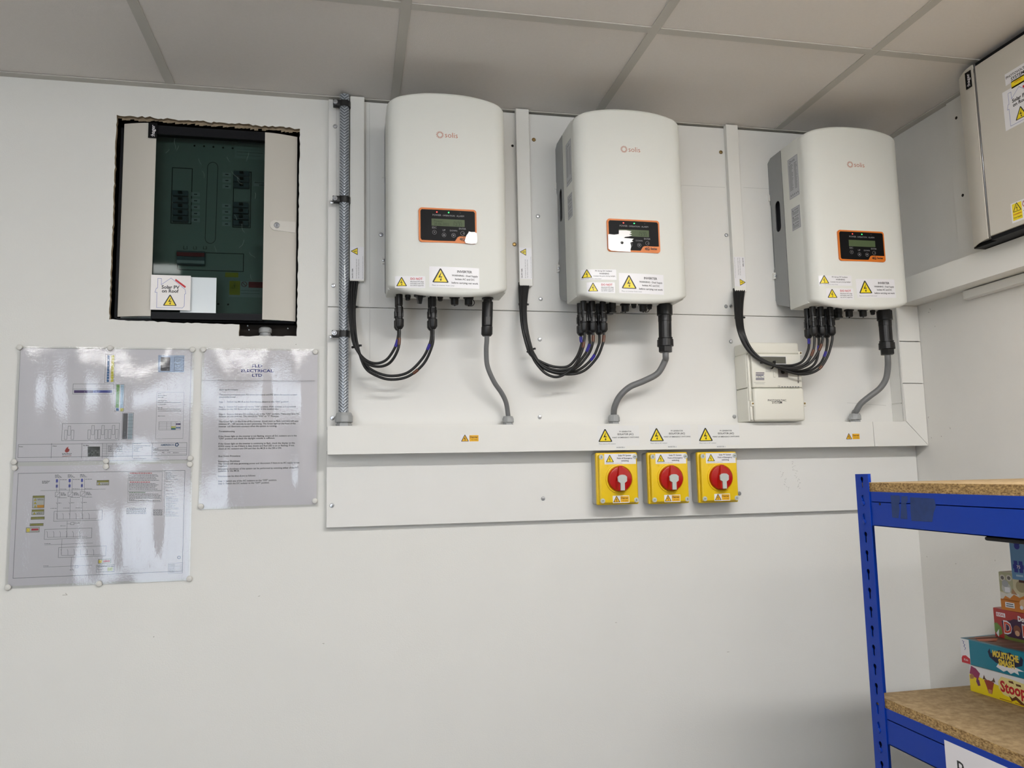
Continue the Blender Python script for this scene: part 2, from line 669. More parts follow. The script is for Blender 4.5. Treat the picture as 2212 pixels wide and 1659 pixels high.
HC = [P(*q)[:] for q in ((252, 248), (648, 278), (645, 480), (641, 726), (516, 726), (517, 701), (380, 697), (236, 690))]
HC = [(q[0], q[2]) for q in HC]
amps = (.0032, .0012, .0010, .0010, .0010, .0014, .0014, .0013)
hole = []
for i in range(8):
    a, b = HC[i], HC[(i + 1) % 8]
    hole += jag(a, b, amps[i], max(3, int(math.hypot(b[0] - a[0], b[1] - a[1]) / .009)))
wallmb = MB().plate([(ROOM_L - .1, 0), (ROOM_R + .1, 0), (ROOM_R + .1, CEIL + .2), (ROOM_L - .1, CEIL + .2)], [hole], lambda u, v, d: (u, d, v), 0.0125, 0, 1)
wall_back = struct('wall_back', wallmb, [M_WALL, M_GYP])
# torn paper lip around the top of the opening
lip = MB()
for i in range(0, 46):
    t = i / 46
    x = HC[0][0] + (HC[1][0] - HC[0][0]) * t
    z = HC[0][1] + (HC[1][1] - HC[0][1]) * t
    w = (HC[1][0] - HC[0][0]) / 46
    d = random.uniform(.004, .010)
    lip.add([(x, .0118, z + .002), (x + w, .0118, z + .002), (x + w, .012, z - d * random.uniform(.5, 1)), (x, .012, z - d)], [(0, 1, 2, 3)])
lipo = lip.build('torn_plaster_edge', M_GYP, wall_back)
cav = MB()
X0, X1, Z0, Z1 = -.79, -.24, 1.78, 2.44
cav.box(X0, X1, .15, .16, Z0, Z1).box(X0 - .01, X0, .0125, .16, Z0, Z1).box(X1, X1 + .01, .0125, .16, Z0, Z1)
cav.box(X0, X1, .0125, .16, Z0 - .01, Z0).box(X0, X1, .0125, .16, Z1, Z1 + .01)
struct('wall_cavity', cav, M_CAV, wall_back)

wall_right = struct('wall_right', MB().box(ROOM_R, ROOM_R + .1, ROOM_Y - .1, 0, 0, CEIL + .2), M_WALL_R)
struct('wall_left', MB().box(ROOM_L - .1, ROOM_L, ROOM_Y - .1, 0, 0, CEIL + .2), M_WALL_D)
# wall behind the camera, with a window that daylight comes through
WINS = [(-2.10, -1.02, .18, 1.42), (-2.25, -.30, 1.93, 2.33)]
wr = MB().plate([(ROOM_L - .1, 0), (ROOM_R + .1, 0), (ROOM_R + .1, CEIL + .2), (ROOM_L - .1, CEIL + .2)],
                [[(a, c), (b, c), (b, d), (a, d)] for a, b, c, d in WINS], lambda u, v, d: (u, ROOM_Y - d, v), 0.12)
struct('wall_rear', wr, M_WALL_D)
for k, (a, b, c, d) in enumerate(WINS):
    nm = 3 if k == 0 else 5
    wf = MB()
    for i in range(nm + 1):
        xm = a + .02 + (b - a - .04) * i / nm
        wf.box(xm - .02, xm + .02, ROOM_Y - .09, ROOM_Y - .03, c, d)
    wf.box(a, b, ROOM_Y - .09, ROOM_Y - .03, c, c + .04).box(a, b, ROOM_Y - .09, ROOM_Y - .03, d - .04, d)
    win = struct('window_%d' % (k + 1), wf, M_PVC)
    for i in range(nm):
        x0_, x1_ = a + .04 + (b - a - .04) * i / nm, a + (b - a - .04) * (i + 1) / nm
        MB().box(x0_, x1_, ROOM_Y - .065, ROOM_Y - .06, c + .04, d - .04).build('pane', M_PANE, win)

# ceiling: lay-in tiles on an exposed grid
ceil = struct('ceiling', MB().box(ROOM_L - .1, ROOM_R + .1, ROOM_Y - .1, .2, CEIL + .15, CEIL + .2), M_TILE)
GX, GY, TW = -.6132, -.4901, .012
xs = [ROOM_L] + [GX + .6 * k for k in range(-2, 4)] + [ROOM_R]
ys = [0.0] + [GY - .6 * k for k in range(0, 7) if GY - .6 * k > ROOM_Y + .05] + [ROOM_Y]
cache = {}
for i in range(len(xs) - 1):
    for j in range(len(ys) - 1):
        w, d = xs[i + 1] - xs[i] - .006, ys[j] - ys[j + 1] - .006
        key = (round(w, 3), round(d, 3))
        cx, cy = (xs[i] + xs[i + 1]) / 2, (ys[j] + ys[j + 1]) / 2
        if key not in cache:
            o = MB().box(-w / 2, w / 2, -d / 2, d / 2, 0, .015).build('ceiling_tile', M_TILE, ceil)
            cache[key] = o.data
        else:
            o = bpy.data.objects.new('ceiling_tile', cache[key])
            COL.objects.link(o)
            o.parent = ceil
        o.location = (cx, cy, CEIL + .0025)
for x in xs[1:-1]:
    MB().box(x - TW, x + TW, ROOM_Y, -.0, CEIL, CEIL + .0022).build('ceiling_tee', M_TEE, ceil)
for y in ys[1:-1]:
    for i in range(len(xs) - 1):
        MB().box(xs[i] + TW, xs[i + 1] - TW, y - TW, y + TW, CEIL - .0006, CEIL + .002).build('ceiling_tee', M_TEE, ceil)
struct('trim_1', MB().box(ROOM_L, ROOM_R, -.024, 0, CEIL - .0012, CEIL + .0015), M_TEE)
struct('trim_2', MB().box(ROOM_R - .024, ROOM_R, ROOM_Y, -.024, CEIL - .0012, CEIL + .0015), M_TEE)

# linear ceiling lights (behind and above the camera) and one added fill light


def ceiling_light(label, cx, cy, ln, power):
    t = thing('ceiling_light', label, 'ceiling light', (cx, cy, CEIL), 'linear ceiling lights')
    MB().bbox(-ln / 2 - .02, ln / 2 + .02, -.07, .07, -.045, -.001, .006).build('housing', M_PVC, t)
    m = mat('lit_diffuser_%g' % power, (1, 1, 1, 1), 0.5, emit=(1.0, 0.985, 0.965, 1), estr=power)
    MB().bbox(-ln / 2, ln / 2, -.055, .055, -.062, -.0455, .006).build('diffuser', m, t)


ceiling_light('linear ceiling light nearest the inverter wall', .74, -1.76, 1.2, NEAR_LIGHT)
ceiling_light('linear ceiling light behind, above the window side', -1.30, -3.3, 1.9, FAR_LIGHT)
ceiling_light('linear ceiling light behind, on the rack side', .75, -3.3, 1.2, FAR_LIGHT * .7)
ceiling_light('added unseen fill light above the side with the paper notices', -1.55, -1.76, 1.2, NEAR_LIGHT * .26)  # fill light added out of view to brighten the side wall


# small scuffs and filled nail holes in the paint
sc_ = Print()
M_SCUFF = mat('grey_scuff', rgb(172, 168, 160), .8)
for px, py, w_ in ((1575, 1408, .006), (333, 1375, .004), (145, 1285, .010), (560, 1288, .003), (902, 640, .003), (640, 744, .004), (1330, 1345, .003), (700, 1390, .004)):
    q = P(px, py)
    sc_.stroke([(q.x + random.uniform(-w_, w_), q.z + random.uniform(-w_, w_) * .6), (q.x, q.z), (q.x + random.uniform(-w_, w_), q.z)], .0012, M_SCUFF, 1)
sc_.build('paint_scuffs', wall_back, on_y(0))
sc_ = Print()
for px, py, w_ in ((2010, 668, .004), (2006, 674, .004), (2020, 704, .003), (2005, 902, .004), (2052, 925, .003), (1963, 1152, .003), (2002, 1202, .003), (2065, 1217, .002), (1948, 1183, .003), (2012, 945, .003), (2033, 942, .002), (2150, 1210, .003)):
    q = PXP(px, py, ROOM_R)
    sc_.stroke([(-q.y + random.uniform(-w_, w_), q.z + random.uniform(-w_, w_)), (-q.y, q.z), (-q.y + random.uniform(-w_, w_), q.z - .002)], .0014, M_SCUFF, 1)
sc_.build('paint_scuffs', wall_right, lambda u, v, o: (ROOM_R - o, -u, v))

# ------------------------------------------------------------------ white backing board with its screws
BX0 = -.197
bb = thing('backing_board', 'large white board fixed to the wall behind the three inverters', 'board', (BX0, 0, 1.2905))


def bpanel(x0, x1, z0, z1):
    MB().bbox(x0 - BX0, x1 - BX0, BOARD, -.0002, z0 - 1.2905, z1 - 1.2905, .0012, 1).build('panel', M_BOARD, bb)


xa, xb = P(727, 450, BOARD).x, P(798, 500, BOARD).x
bpanel(BX0, ROOM_R - .001, 1.8868, CEIL - .006)
bpanel(BX0, ROOM_R - .001, 1.2905, 1.8852)
pm = Print()
M_PENCIL = mat('pencil_line', rgb(188, 187, 184), .7)
for p0, p1 in (((727, 225), (726, 655)), ((798, 225), (799, 655)), ((799, 668), (799, 775)), ((1472, 400), (1566, 405)), ((1606, 405), (1664, 408)), ((1830, 870), (1914, 876))):
    a_, b_ = P(*p0, BOARD), P(*p1, BOARD)
    pm.stroke([(a_.x, a_.z), (b_.x, b_.z)], .0009, M_PENCIL, 1)
pm.build('joint_lines', bb, on_y(BOARD, BX0, 1.2905))

scr = MB()
scr.lathe([(.0056, 0), (.0060, .0012), (.0046, .0032), (.0020, .0037)], (0, 0, 0), 'y', 12)
scr.box(-.0028, .0028, -.0036, -.003, -.0005, .0005, 1).box(-.0005, .0005, -.0036, -.003, -.0028, .0028, 1)
scr_o = None
for px, py, m in ((724, 273, 0), (720, 617, 0), (718, 903, 0), (717, 1092, 0), (1153, 302, 1), (1162, 467, 0), (1168, 646, 0), (1166, 733, 0),
                  (1166, 901, 0), (1173, 1077, 0), (1557, 329, 1), (1569, 508, 0), (1568, 662, 2), (1579, 662, 0), (1579, 738, 0), (1586, 900, 0),
                  (1597, 1066, 2), (1111, 528, 1), (1107, 315, 3), (823, 507, 0)):
    p = P(px, py, BOARD)
    if m == 3:
        o = MB().lathe([(.004, 0), (.004, .0004)], (0, 0, 0), 'y', 10).build('drilled_hole', M_DARKHOLE, bb)
    else:
        o = scr.build('screw', [(M_STEEL, M_BRASS, M_GALV)[m], M_DARKHOLE], bb)
        o.rotation_euler = (0, random.uniform(0, 1.5), 0)
    o.location = (p.x - BX0, BOARD, p.z - 1.2905)
# faint pencil marks under the trunking
pm = Print()
for (x0, y0, x1, y1, n) in ((1686, 1018, 1702, 1062, 11), (1710, 997, 1728, 1060, 15)):
    for i in range(n):
        t = i / n
        q = P(x0 + (x1 - x0) * t + random.uniform(-2, 5), y0 + (y1 - y0) * t, BOARD)
        pts = [(q.x + random.uniform(-.004, .004), q.z + random.uniform(-.003, .003)) for _ in range(3)]
        pm.stroke(pts, .0006, mat('pencil_grey', rgb(176, 174, 170), .8), 1)
pm.build('pencil_marks', bb, on_y(BOARD, BX0, 1.2905))

# ------------------------------------------------------------------ big square trunking along the bottom of the board and up the corner
TF = -.075               # front of the 75 mm trunking
TZ0, TZ1 = 1.482, 1.5565
TX0 = -.1926
TXV = 1.5275             # inner edge of the vertical run


def trunk_seam_x(px, py):
    return P(px, py, TF).x


tr = thing('cable_trunking', 'long white horizontal trunking across the board below the inverters, mitred at the corner', 'trunking', (TX0, 0, TZ0))
L_ = ROOM_R - .0015 - TX0
hH = TZ1 - TZ0
MB().box(0, TXV - TX0, BOARD - .0003, TF + .016, .001, TZ1 - TZ0 - .001).box(.0015, TXV - TX0, TF + .016, TF + .003, .0005, .0025).box(.0015, TXV - TX0, TF + .016, TF + .003, hH - .0025, hH - .0005).build('body', M_PVC, tr)
s1 = trunk_seam_x(1888, 940) - TX0


def lid(parent, pts, name='lid'):
    mb = MB()
    mb.plate(pts, [], lambda u, v, d: (u, TF + d, v), .003)
    return mb.build(name, M_PVC, parent)


lid(tr, [(0, 0), (s1 - .0010, 0), (s1 - .0016, hH), (0, hH)])
lid(tr, [(s1 + .0010, 0), (L_, 0), (TXV - TX0, hH), (s1 - .0006, hH)])
MB().box(-.0012, -.0002, BOARD - .0003, TF + .002, .0006, hH - .0006).build('end_cap', M_PVC, tr)
for dz in (.0055, hH - .0055):
    MB().box(-.0018, -.0012, TF + .006, TF + .012, dz - .004, dz + .004).build('end_cap_clip', M_DARKHOLE, tr)

tv = thing('cable_trunking', 'white vertical trunking in the corner beside the third inverter', 'trunking', (TXV, 0, TZ1))
VH = 1.9165 - TZ1
W_ = ROOM_R - .0015 - TXV
MB().box(.0, W_, BOARD - .0003, TF + .016, .0008, VH).box(W_ - .002, W_, TF + .016, TF + .003, .0008, VH).build('body', M_PVC, tv)
zc1, zc2 = P(1990, 738, TF).z - TZ1, P(1995, 828, TF).z - TZ1


def vlid(pts):
    MB().plate(pts, [], lambda u, v, d: (u, TF + d, v), .003).build('lid', M_PVC, tv)


vlid([(.0012, .0012), (W_, -hH + .0012), (W_, zc2 - .0013), (.0, zc2 - .0013)])
vlid([(0, zc2 + .0013), (W_, zc2 + .0005), (W_, zc1 - .0014), (0, zc1 - .0014)])
vlid([(0, zc1 + .0014), (W_, zc1 + .0014), (W_, VH), (0, VH)])
zs = P(1935, 872, -.045).z - TZ1
MB().box(-.0016, -.0001, BOARD - .001, TF + .010, .001, zs - .0018).build('side_cover', M_PVC, tv)
MB().box(-.0016, -.0001, BOARD - .001, TF + .010, zs + .0014, VH - .001).build('side_cover', M_PVC, tv)
MB().box(-.0022, -.0001, TF + .001, TF + .0075, .001, VH).build('lid_edge', M_PVC, tv)

tw = thing('cable_trunking', 'white trunking running along the side wall under the wall-mounted fuse board', 'trunking', (ROOM_R, BOARD, 1.9165))
RX = -.075
MB().box(RX + .003, -.0005, -.001, -2.4, .0008, .0745).build('body', M_PVC, tw)
MB().box(RX, RX + .0028, -.055, -2.4, 0, .0755).build('lid', M_PVC, tw)
MB().box(RX + .001, RX + .004, .0, -.054, 0.0008, .0750).build('corner_cover', M_PVC, tw)

tm = thing('mini_trunking', 'slim white conduit strip tucked under the side wall trunking', 'trunking', (ROOM_R, -.283, 1.889))
MB().bbox(-.020, -.0005, -1.9, 0, 0, .0262, .002).build('body', M_PVC, tm)
MB().bbox(-.0222, -.0202, -1.9, -.001, .0015, .0250, .0008, 1).build('lid', M_PVC, tm)

# ------------------------------------------------------------------ DC mini trunking down from the ceiling, one per inverter


def dc_label(pr, L, Wd):
    pr.text('Live DC Cable', .003, Wd * .80, .030, M_INK, bold=.03)
    for k, s in enumerate(('Do not disconnect DC plugs under load', 'Turn off AC and DC isolators first')):
        pr.text(s, .003, Wd * (.52 - .17 * k), L * .62, M_INK, bold=0, h=.0023)
    pr.text('Place around DC cable from DC isolator to inverter', .003, Wd * .06, L * .72, M_INKG, bold=0, h=.0018)
    pr.bolt(L - .013, Wd * .45, .020)


def dc_trunk(label, px_top, px_bot, zb, up, lab_top):
    x0 = (P(px_top, 300, BOARD - .018).x + P(px_bot, 600, BOARD - .018).x) / 2
    t = thing('mini_trunking', label, 'trunking', (x0, BOARD, zb), 'slim DC cable trunking')
    w, d = .0395, .0185
    MB().box(.001, w - .001, -.0003, -d + .003, .001, CEIL - zb - .001).build('body', M_PVC, t)
    MB().bbox(0, w, -d + .0035, -d, 0, CEIL - zb - .001, .001, 1).build('lid', M_PVC, t)
    L, Wd = .092, w - .003
    pr = Print()
    dc_label(pr, L, Wd)
    zl = lab_top - zb
    if up:
        fn = lambda u, v, o: (w - .0015 - v, -d - o, zl - L + u)
    else:
        fn = lambda u, v, o: (.0015 + v, -d - o, zl - u)
    if up:
        fn = lambda u, v, o: (.0015 + (Wd - v), -d - o, zl - L + u)
    sticker(t, 'warning_label', 0, 0, L, Wd, 0, M_WHITE, pr, fn)
    return x0


T1 = dc_trunk('slim white trunking beside the braided steel cable, at the first inverter', 756, 755.5, 1.9555, True, P(765, 533, -.036).z)
T2 = dc_trunk('slim white trunking between the first and second inverters', 1115, 1122, 1.9555, True, P(1130, 535, -.036).z)
T3 = dc_trunk('slim white trunking between the second and third inverters', 1570, 1585, 1.9560, False, P(1595, 555, -.036).z)

# ------------------------------------------------------------------ braided steel cable with clips and gland
cxb, cyb = P(743, 560, -.038).x, -.038
bc = thing('braided_cable', 'thick steel-braided cable running down the board edge', 'cable', (cxb, cyb, 1.592))
MB().lathe([(.0132, 0), (.0132, CEIL - 1.592 - .002)], (0, 0, 0), 'z', 32).build('sheath', M_BRAID, bc)
for k, (py, lab) in enumerate(((224, 'black cable clip at the top of the braided cable, against the ceiling'), (431, 'black cable clip halfway up the braided cable, level with the display'),
                               (721, 'black cable clip low on the braided cable, level with the cable plugs'))):
    z = P(740, py, -.045).z
    c = thing('cable_clip', lab, 'clip', (cxb, BOARD, z), 'black cable clips')
    mb = MB()
    n = 14
    ring = []
    for i in range(n + 1):
        a = math.radians(-60 + 300 * i / n)
        ring.append((math.cos(a), math.sin(a)))
    yc = cyb - BOARD
    vs, fs = [], []
    for i in range(20):
        a = 2 * math.pi * i / 20
        for r in (.0136, .0168):
            for zz in (-.0085, .0085):
                vs.append((r * math.cos(a), yc + r * math.sin(a), zz))
    for i in range(20):
        j = (i + 1) % 20
        A, B = i * 4, j * 4
        fs += [(A + 2, A + 3, B + 3, B + 2), (A, B, B + 1, A + 1), (A + 1, B + 1, B + 3, A + 3), (A, A + 2, B + 2, B)]
    mb.add(vs, fs, 0, True)
    mb.bbox(-.031, -.011, yc - .013, yc - .006, -.0085, .0085, .0015)
    mb.bbox(-.031, -.011, yc - .003, yc + .004, -.0095, .0075, .0015)
    mb.box(-.010, .010, -.0004, yc + .0145, -.0085, .0085)
    mb.build('strap', M_BLACKM, c)
    b = MB()
    b.lathe([(.0065, 0), (.0065, .0015), (.0042, .0016), (.0042, .0045), (.003, .0055)], (-.0245, yc - .013, .001), 'y', 14)
    b.build('clamp_screw', M_STEEL, c)
    if k:
        MB().lathe([(.0045, 0), (.0045, .004), (.002, .005)], (-.033, yc - .001, -.008), 'y', 8).build('nut', M_STEEL, c)


def gland(label, px, py, y, r, h, seg=24, z0=TZ1):
    p = P(px, py, y)
    g = thing('cable_gland', label, 'cable gland', (p.x, y, z0), 'grey cable glands')
    MB().lathe([(r * .96, .0002), (r * .96, h * .20), (r * .84, h * .21), (r * .84, h * .29)], (0, 0, 0), 'z', 6, smooth=False).build('locknut', M_GLAND, g)
    MB().lathe([(r * .94, h * .29), (r, h * .31), (r, h * .74), (r * .93, h * .80), (r * .84, h * .97), (r * .70, h)], (0, 0, 0), 'z', 48, rib=.05, ribs=8).build('dome_nut', M_GLAND, g)
    return p.x


gland('large grey cable gland under the braided steel cable', 743, 905, -.046, .0225, .037)
G1 = gland('grey cable gland on the trunking below the first inverter', 1097.5, 905, -.046, .0150, .025)
G2 = gland('grey cable gland on the trunking below the second inverter', 1326, 903, -.046, .0158, .027)
G3 = gland('grey cable gland on the trunking beside the white meter', 1847, 903, -.046, .0170, .027)

# ------------------------------------------------------------------ inverters
IW, ID, IH = .310, .219, .4985


def yfront(x):
    s = (x - IW / 2) / (IW / 2)
    e = min(x, IW - x)
    r = .032
    y = -ID + .012 * s * s
    if e < r:
        q = max(0.0, e)
        y += .026 * (1 - math.sqrt(max(0.0, 1 - ((r - q) / r) ** 2)))
    return y


def zbulge(x):
    s = min(1, abs((x - IW / 2) / (IW / 2)))
    return .022 * (1 - s ** 2.6)


def inverter(label, x0, z0, variant):
    t = thing('solar_inverter', label, 'inverter', (x0, BOARD, z0), 'white solar inverters on the board')
    # mounting bracket: side plates with a lifting slot
    bz0, bz1 = .026, .496
    slot = []
    sc_z, sc_y, sl, sw = .300, -.042, .0485, .0155
    for i in range(9):
        a = math.pi * i / 8
        slot.append((sc_y + sw * math.cos(a) * .95, sc_z + sl - sw + sw * math.sin(a)))
    for i in range(9):
        a = math.pi + math.pi * i / 8
        slot.append((sc_y + sw * math.cos(a) * .95, sc_z - sl + sw + sw * math.sin(a)))
    side = [(-.0004, bz0 + .02), (-.010, bz0 + .004), (-.0765, bz0 - .016), (-.0765, bz1), (-.018, bz1 - .001), (-.0004, bz1 - .012),
            (-.0004, .352), (-.008, .340), (-.008, .150), (-.0004, .140)]
    br = MB()
    br.plate(side, [slot], lambda u, v, d: (.0005 + d, u, v), .0022)
    br.plate(side, [slot], lambda u, v, d: (IW - .0005 - d, u, v), .0022)
    br.box(.0027, IW - .0027, -.0004, -.002, bz0 + .03, bz1 - .02)
    br.build('wall_bracket', M_GALV, t)
    hs = MB()
    hs.box(.012, IW - .012, -.015, -.0755, .030, IH - .012)
    for k in range(14):
        xx = .02 + k * .02
        hs.box(xx, xx + .003, -.004, -.015, .035, IH - .02)
    hs.build('heatsink', M_HEAT, t)
    for zz in (.372, .122):
        MB().bbox(-.006, .0004, -.0004, -.005 if zz > .3 else -.012, zz - .010, zz + .010, .0008, 1).build('bracket_tab', M_PVC, t)
    MB().lathe([(.0038, 0), (.0038, .002), (.002, .003)], (-.003, -.012, .121), 'y', 8).build('bracket_screw', M_STEEL, t)
    # main housing
    MB().bbox(0, IW, -.0767, -.172, 0, IH, .004, 2).build('housing', M_INV, t)
    # crowned front cover
    xsam = [0, .0006, .0022, .005, .009, .014, .020, .027, .034] + [.034 + (IW - .068) * k / 16 for k in range(1, 16)]
    xsam += [IW - q for q in (.034, .027, .020, .014, .009, .005, .0022, .0006, 0)]
    prof = [(0, -.168)] + [(x, yfront(x)) for x in xsam] + [(IW, -.168)]
    n = len(prof)
    rows = []
    rf = .011
    for k, (ins, dz) in enumerate(((rf * 1.3, 0), (rf * .75, .0006), (rf * .32, rf * .30), (rf * .08, rf * .62), (0, rf))):
        rows.append((ins, dz, 'b'))
    for ins, dz, _ in reversed(rows[:5]):
        rows.append((ins, dz, 't'))
    vs = []
    for ins, dz, side_ in rows:
        for i, (x, y) in enumerate(prof):
            a, b = prof[max(0, i - 1)], prof[min(n - 1, i + 1)]
            tx, ty = b[0] - a[0], b[1] - a[1]
            d = math.hypot(tx, ty) or 1
            nx, ny = -ty / d, tx / d
            if i in (0, n - 1):
                nx, ny = (1, 0) if i == 0 else (-1, 0)
            zb = zbulge(x)
            z = (-zb + dz) if side_ == 'b' else (IH + zb - dz)
            vs.append((x + nx * ins, y + ny * ins, z))
    fs = []
    R = len(rows)
    for k in range(R - 1):
        for i in range(n - 1):
            fs.append((k * n + i, k * n + i + 1, (k + 1) * n + i + 1, (k + 1) * n + i))
    for k in (0, R - 1):
        for i in range(n // 2 - 1):
            fs.append((k * n + i, k * n + n - 1 - i, k * n + n - 2 - i, k * n + i + 1))
        fs.append((k * n + n // 2 - 1, k * n + n // 2 + 1, k * n + n // 2))
    cov = MB().add(vs, fs, 0, True).build('front_cover', M_INV, t)
    front = lambda u, v, o: (u, yfront(min(max(u, 0), IW)) - o, v)
    # logo: sun ring and wordmark
    lg = Print()
    lu, lv = .1335, .4025
    for k in range(12):
        a0 = 2 * math.pi * k / 12
        for da in (-.13, .13):
            lg.stroke([(lu + .0062 * math.cos(a0), lv + .0062 * math.sin(a0)), (lu + .0096 * math.cos(a0 + da), lv + .0096 * math.sin(a0 + da))], .0009, M_LOGO, 1)
    lg.ring(lu, lv, .0062, .0009, M_LOGO, 1)
    lg.text('solis', .1465, .3965, .180, M_LOGO, 1, bold=-.004)
    lg.build('logo', cov, front)
    # display
    dx0, dz0, DW, DH = .0772, .1155, .1485, .0900

    def rr(x_0, z_0, x_1, z_1, r):
        out = []
        for cx, cz, a0 in ((x_1 - r, z_1 - r, 0), (x_0 + r, z_1 - r, 90), (x_0 + r, z_0 + r, 180), (x_1 - r, z_0 + r, 270)):
            out += [(cx + r * math.cos(math.radians(a0 + 15 * k)), cz + r * math.sin(math.radians(a0 + 15 * k))) for k in range(7)]
        return out
    dfront = lambda u, v, o: (u, -ID - o, v)
    dsp = MB().plate(rr(dx0, dz0, dx0 + DW, dz0 + DH, .008), [], lambda u, v, d: dfront(u, v, .0012 - d), .0052).build('display_panel', M_ORANGE, t)
    U = lambda a: dx0 + DW * a
    V = lambda a: dz0 + DH * (1 - a)
    face = [(U(.03), V(.10)), (U(.05), V(.055)), (U(.5), V(.05)), (U(.95), V(.055)), (U(.972), V(.10)), (U(.972), V(.80)), (U(.70), V(.80)), (U(.665), V(.83)),
            (U(.62), V(.945)), (U(.3), V(.95)), (U(.05), V(.945)), (U(.03), V(.90))]
    MB().plate(face, [], lambda u, v, d: dfront(u, v, .0022 - d), .0012).build('display_face', M_PANELBLK, dsp)
    pr = Print()
    for s, c, w in (('POWER', .31, .15), ('OPERATION', .515, .21), ('ALARM', .715, .13)):
        pr.text(s, U(c - w / 2), V(.235), U(c + w / 2), M_GREYTXT, 2, bold=0)
    for s, c, v, w in (('ESC', .265, .605, .075), ('UP', .43, .668, .05), ('DOWN', .595, .668, .125), ('ENTER', .752, .605, .12)):
        pr.text(s, U(c - w / 2), V(v), U(c + w / 2), M_GREYTXT, 2, bold=0)
    for c, v in ((.265, .715), (.43, .782), (.595, .782), (.752, .715)):
        pr.ring(U(c), V(v), .0051, .0007, M_GREYTXT, 2)
    pr.poly([(U(.43) - .003, V(.80)), (U(.43) + .003, V(.80)), (U(.43), V(.75))], M_GREYTXT, 2)
    pr.poly([(U(.595) - .003, V(.765)), (U(.595) + .003, V(.765)), (U(.595), V(.81))], M_GREYTXT, 2)
    pr.poly([(U(.265) - .002, V(.70)), (U(.265) + .002, V(.70)), (U(.265), V(.735))], M_GREYTXT, 2)
    pr.poly([(U(.752) + .001, V(.70)), (U(.752) + .001, V(.73)), (U(.752) + .004, V(.715))], M_GREYTXT, 2)
    pr.text('4G', U(.70), V(.925), U(.79), M_INK, 2, bold=.03)
    pr.text('Series', U(.81), V(.905), U(.935), M_INK, 2, bold=.03)
    pr.build('print', dsp, lambda u, v, o: dfront(u, v, .0022 + o))
    lcd = MB().plate([(U(.218), V(.318)), (U(.50), V(.318)), (U(.79), V(.318)), (U(.79), V(.525)), (U(.50), V(.525)), (U(.218), V(.525))], [],
                     lambda u, v, d: dfront(u, v, .0025 - d), .001).build('lcd', M_LCD, dsp)
    if variant != 3:
        lp = Print()
        if variant == 1:
            lp.text('Power:', U(.26), V(.415), U(.42), M_LCDTXT, 1, bold=0)
            lp.text('20-06-2022', U(.26), V(.50), U(.52), M_LCDTXT, 1, bold=0)
        lp.text('4110W', U(.60), V(.415), U(.74), M_LCDTXT, 1, bold=0)
        lp.text('12:31', U(.60), V(.50), U(.74), M_LCDTXT, 1, bold=0)
        lp.build('lcd_digits', dsp, lambda u, v, o: dfront(u, v, .0026 + o))
    for c, m in ((.31, M_LEDR), (.515, M_LEDG), (.715, M_LEDOFF)):
        q = dfront(U(c), V(.12), .002)
        r = .0016 if m is not M_LEDOFF else .0010
        MB().lathe([(r, 0), (r, .0004), (r * .6, .0009)], q, 'y', 10).build('led', m, dsp)
    # peeling protective film, window glare on it painted in as white
    if variant == 1:
        pts = [(U(.80), V(1.0)), (U(.785), V(.93)), (U(.80), V(.86)), (U(.815), V(.78)), (U(.85), V(.70)), (U(.86), V(.655)), (U(.90), V(.67)), (U(.96), V(.665)),
               (U(1.0), V(.70)), (U(1.005), V(.93)), (U(.985), V(1.0)), (U(.90), V(1.015))]
        MB().plate(pts, [], lambda u, v, d: dfront(u, v, .0046 - d), .0018).build('peeling_film', M_FILMGLARE, dsp)
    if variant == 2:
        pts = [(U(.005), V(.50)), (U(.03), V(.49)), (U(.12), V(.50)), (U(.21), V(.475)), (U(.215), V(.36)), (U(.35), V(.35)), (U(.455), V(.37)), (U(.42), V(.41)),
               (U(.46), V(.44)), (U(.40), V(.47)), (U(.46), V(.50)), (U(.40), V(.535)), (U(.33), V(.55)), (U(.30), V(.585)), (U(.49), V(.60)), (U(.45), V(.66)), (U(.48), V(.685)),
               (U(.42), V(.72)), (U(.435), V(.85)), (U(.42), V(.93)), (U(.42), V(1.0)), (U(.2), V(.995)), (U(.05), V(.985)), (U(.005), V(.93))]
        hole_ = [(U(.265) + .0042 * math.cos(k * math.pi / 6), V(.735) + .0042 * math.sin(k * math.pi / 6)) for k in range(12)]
        MB().plate(pts, [hole_], lambda u, v, d: dfront(u, v, .0042 - d), .0014).build('peeling_film', M_FILMGLARE, dsp)
    # warning labels on the cover

    def lab(name, u0, v0, u1, v1, draw, rot=0.0, m=M_WHITE):
        pr2 = Print()
        w, h = u1 - u0, v1 - v0
        draw(pr2, lambda a: u0 + w * a, lambda a: v0 + h * a, w)
        cu, cv = (u0 + u1) / 2, (v0 + v1) / 2
        cr, sr = math.cos(rot), math.sin(rot)
        fn = lambda u, v, o: front(cu + (u - cu) * cr - (v - cv) * sr, cv + (u - cu) * sr + (v - cv) * cr, o)
        pr2.strips(.004)
        sticker(t, name, u0, v0, u1, v1, 0, m, pr2, fn, n=30)

    def d_inv(p_, A, B, w):
        p_.bolt(A(.22), B(.23), w * .315)
        p_.text('INVERTER', A(.554), B(.735), A(.854), M_INK, bold=.02)
        p_.text('WARNING - Dual Supply', A(.445), B(.555), A(.97), M_INK, bold=.02)
        p_.text('Isolate AC and DC', A(.51), B(.385), A(.905), M_INK, bold=.02)
        p_.text('before carrying out work', A(.44), B(.205), A(.975), M_INK, bold=.02)
        p_.text('Place on inverter front cover', A(.055), B(.07), A(.50), M_INKG, bold=0)

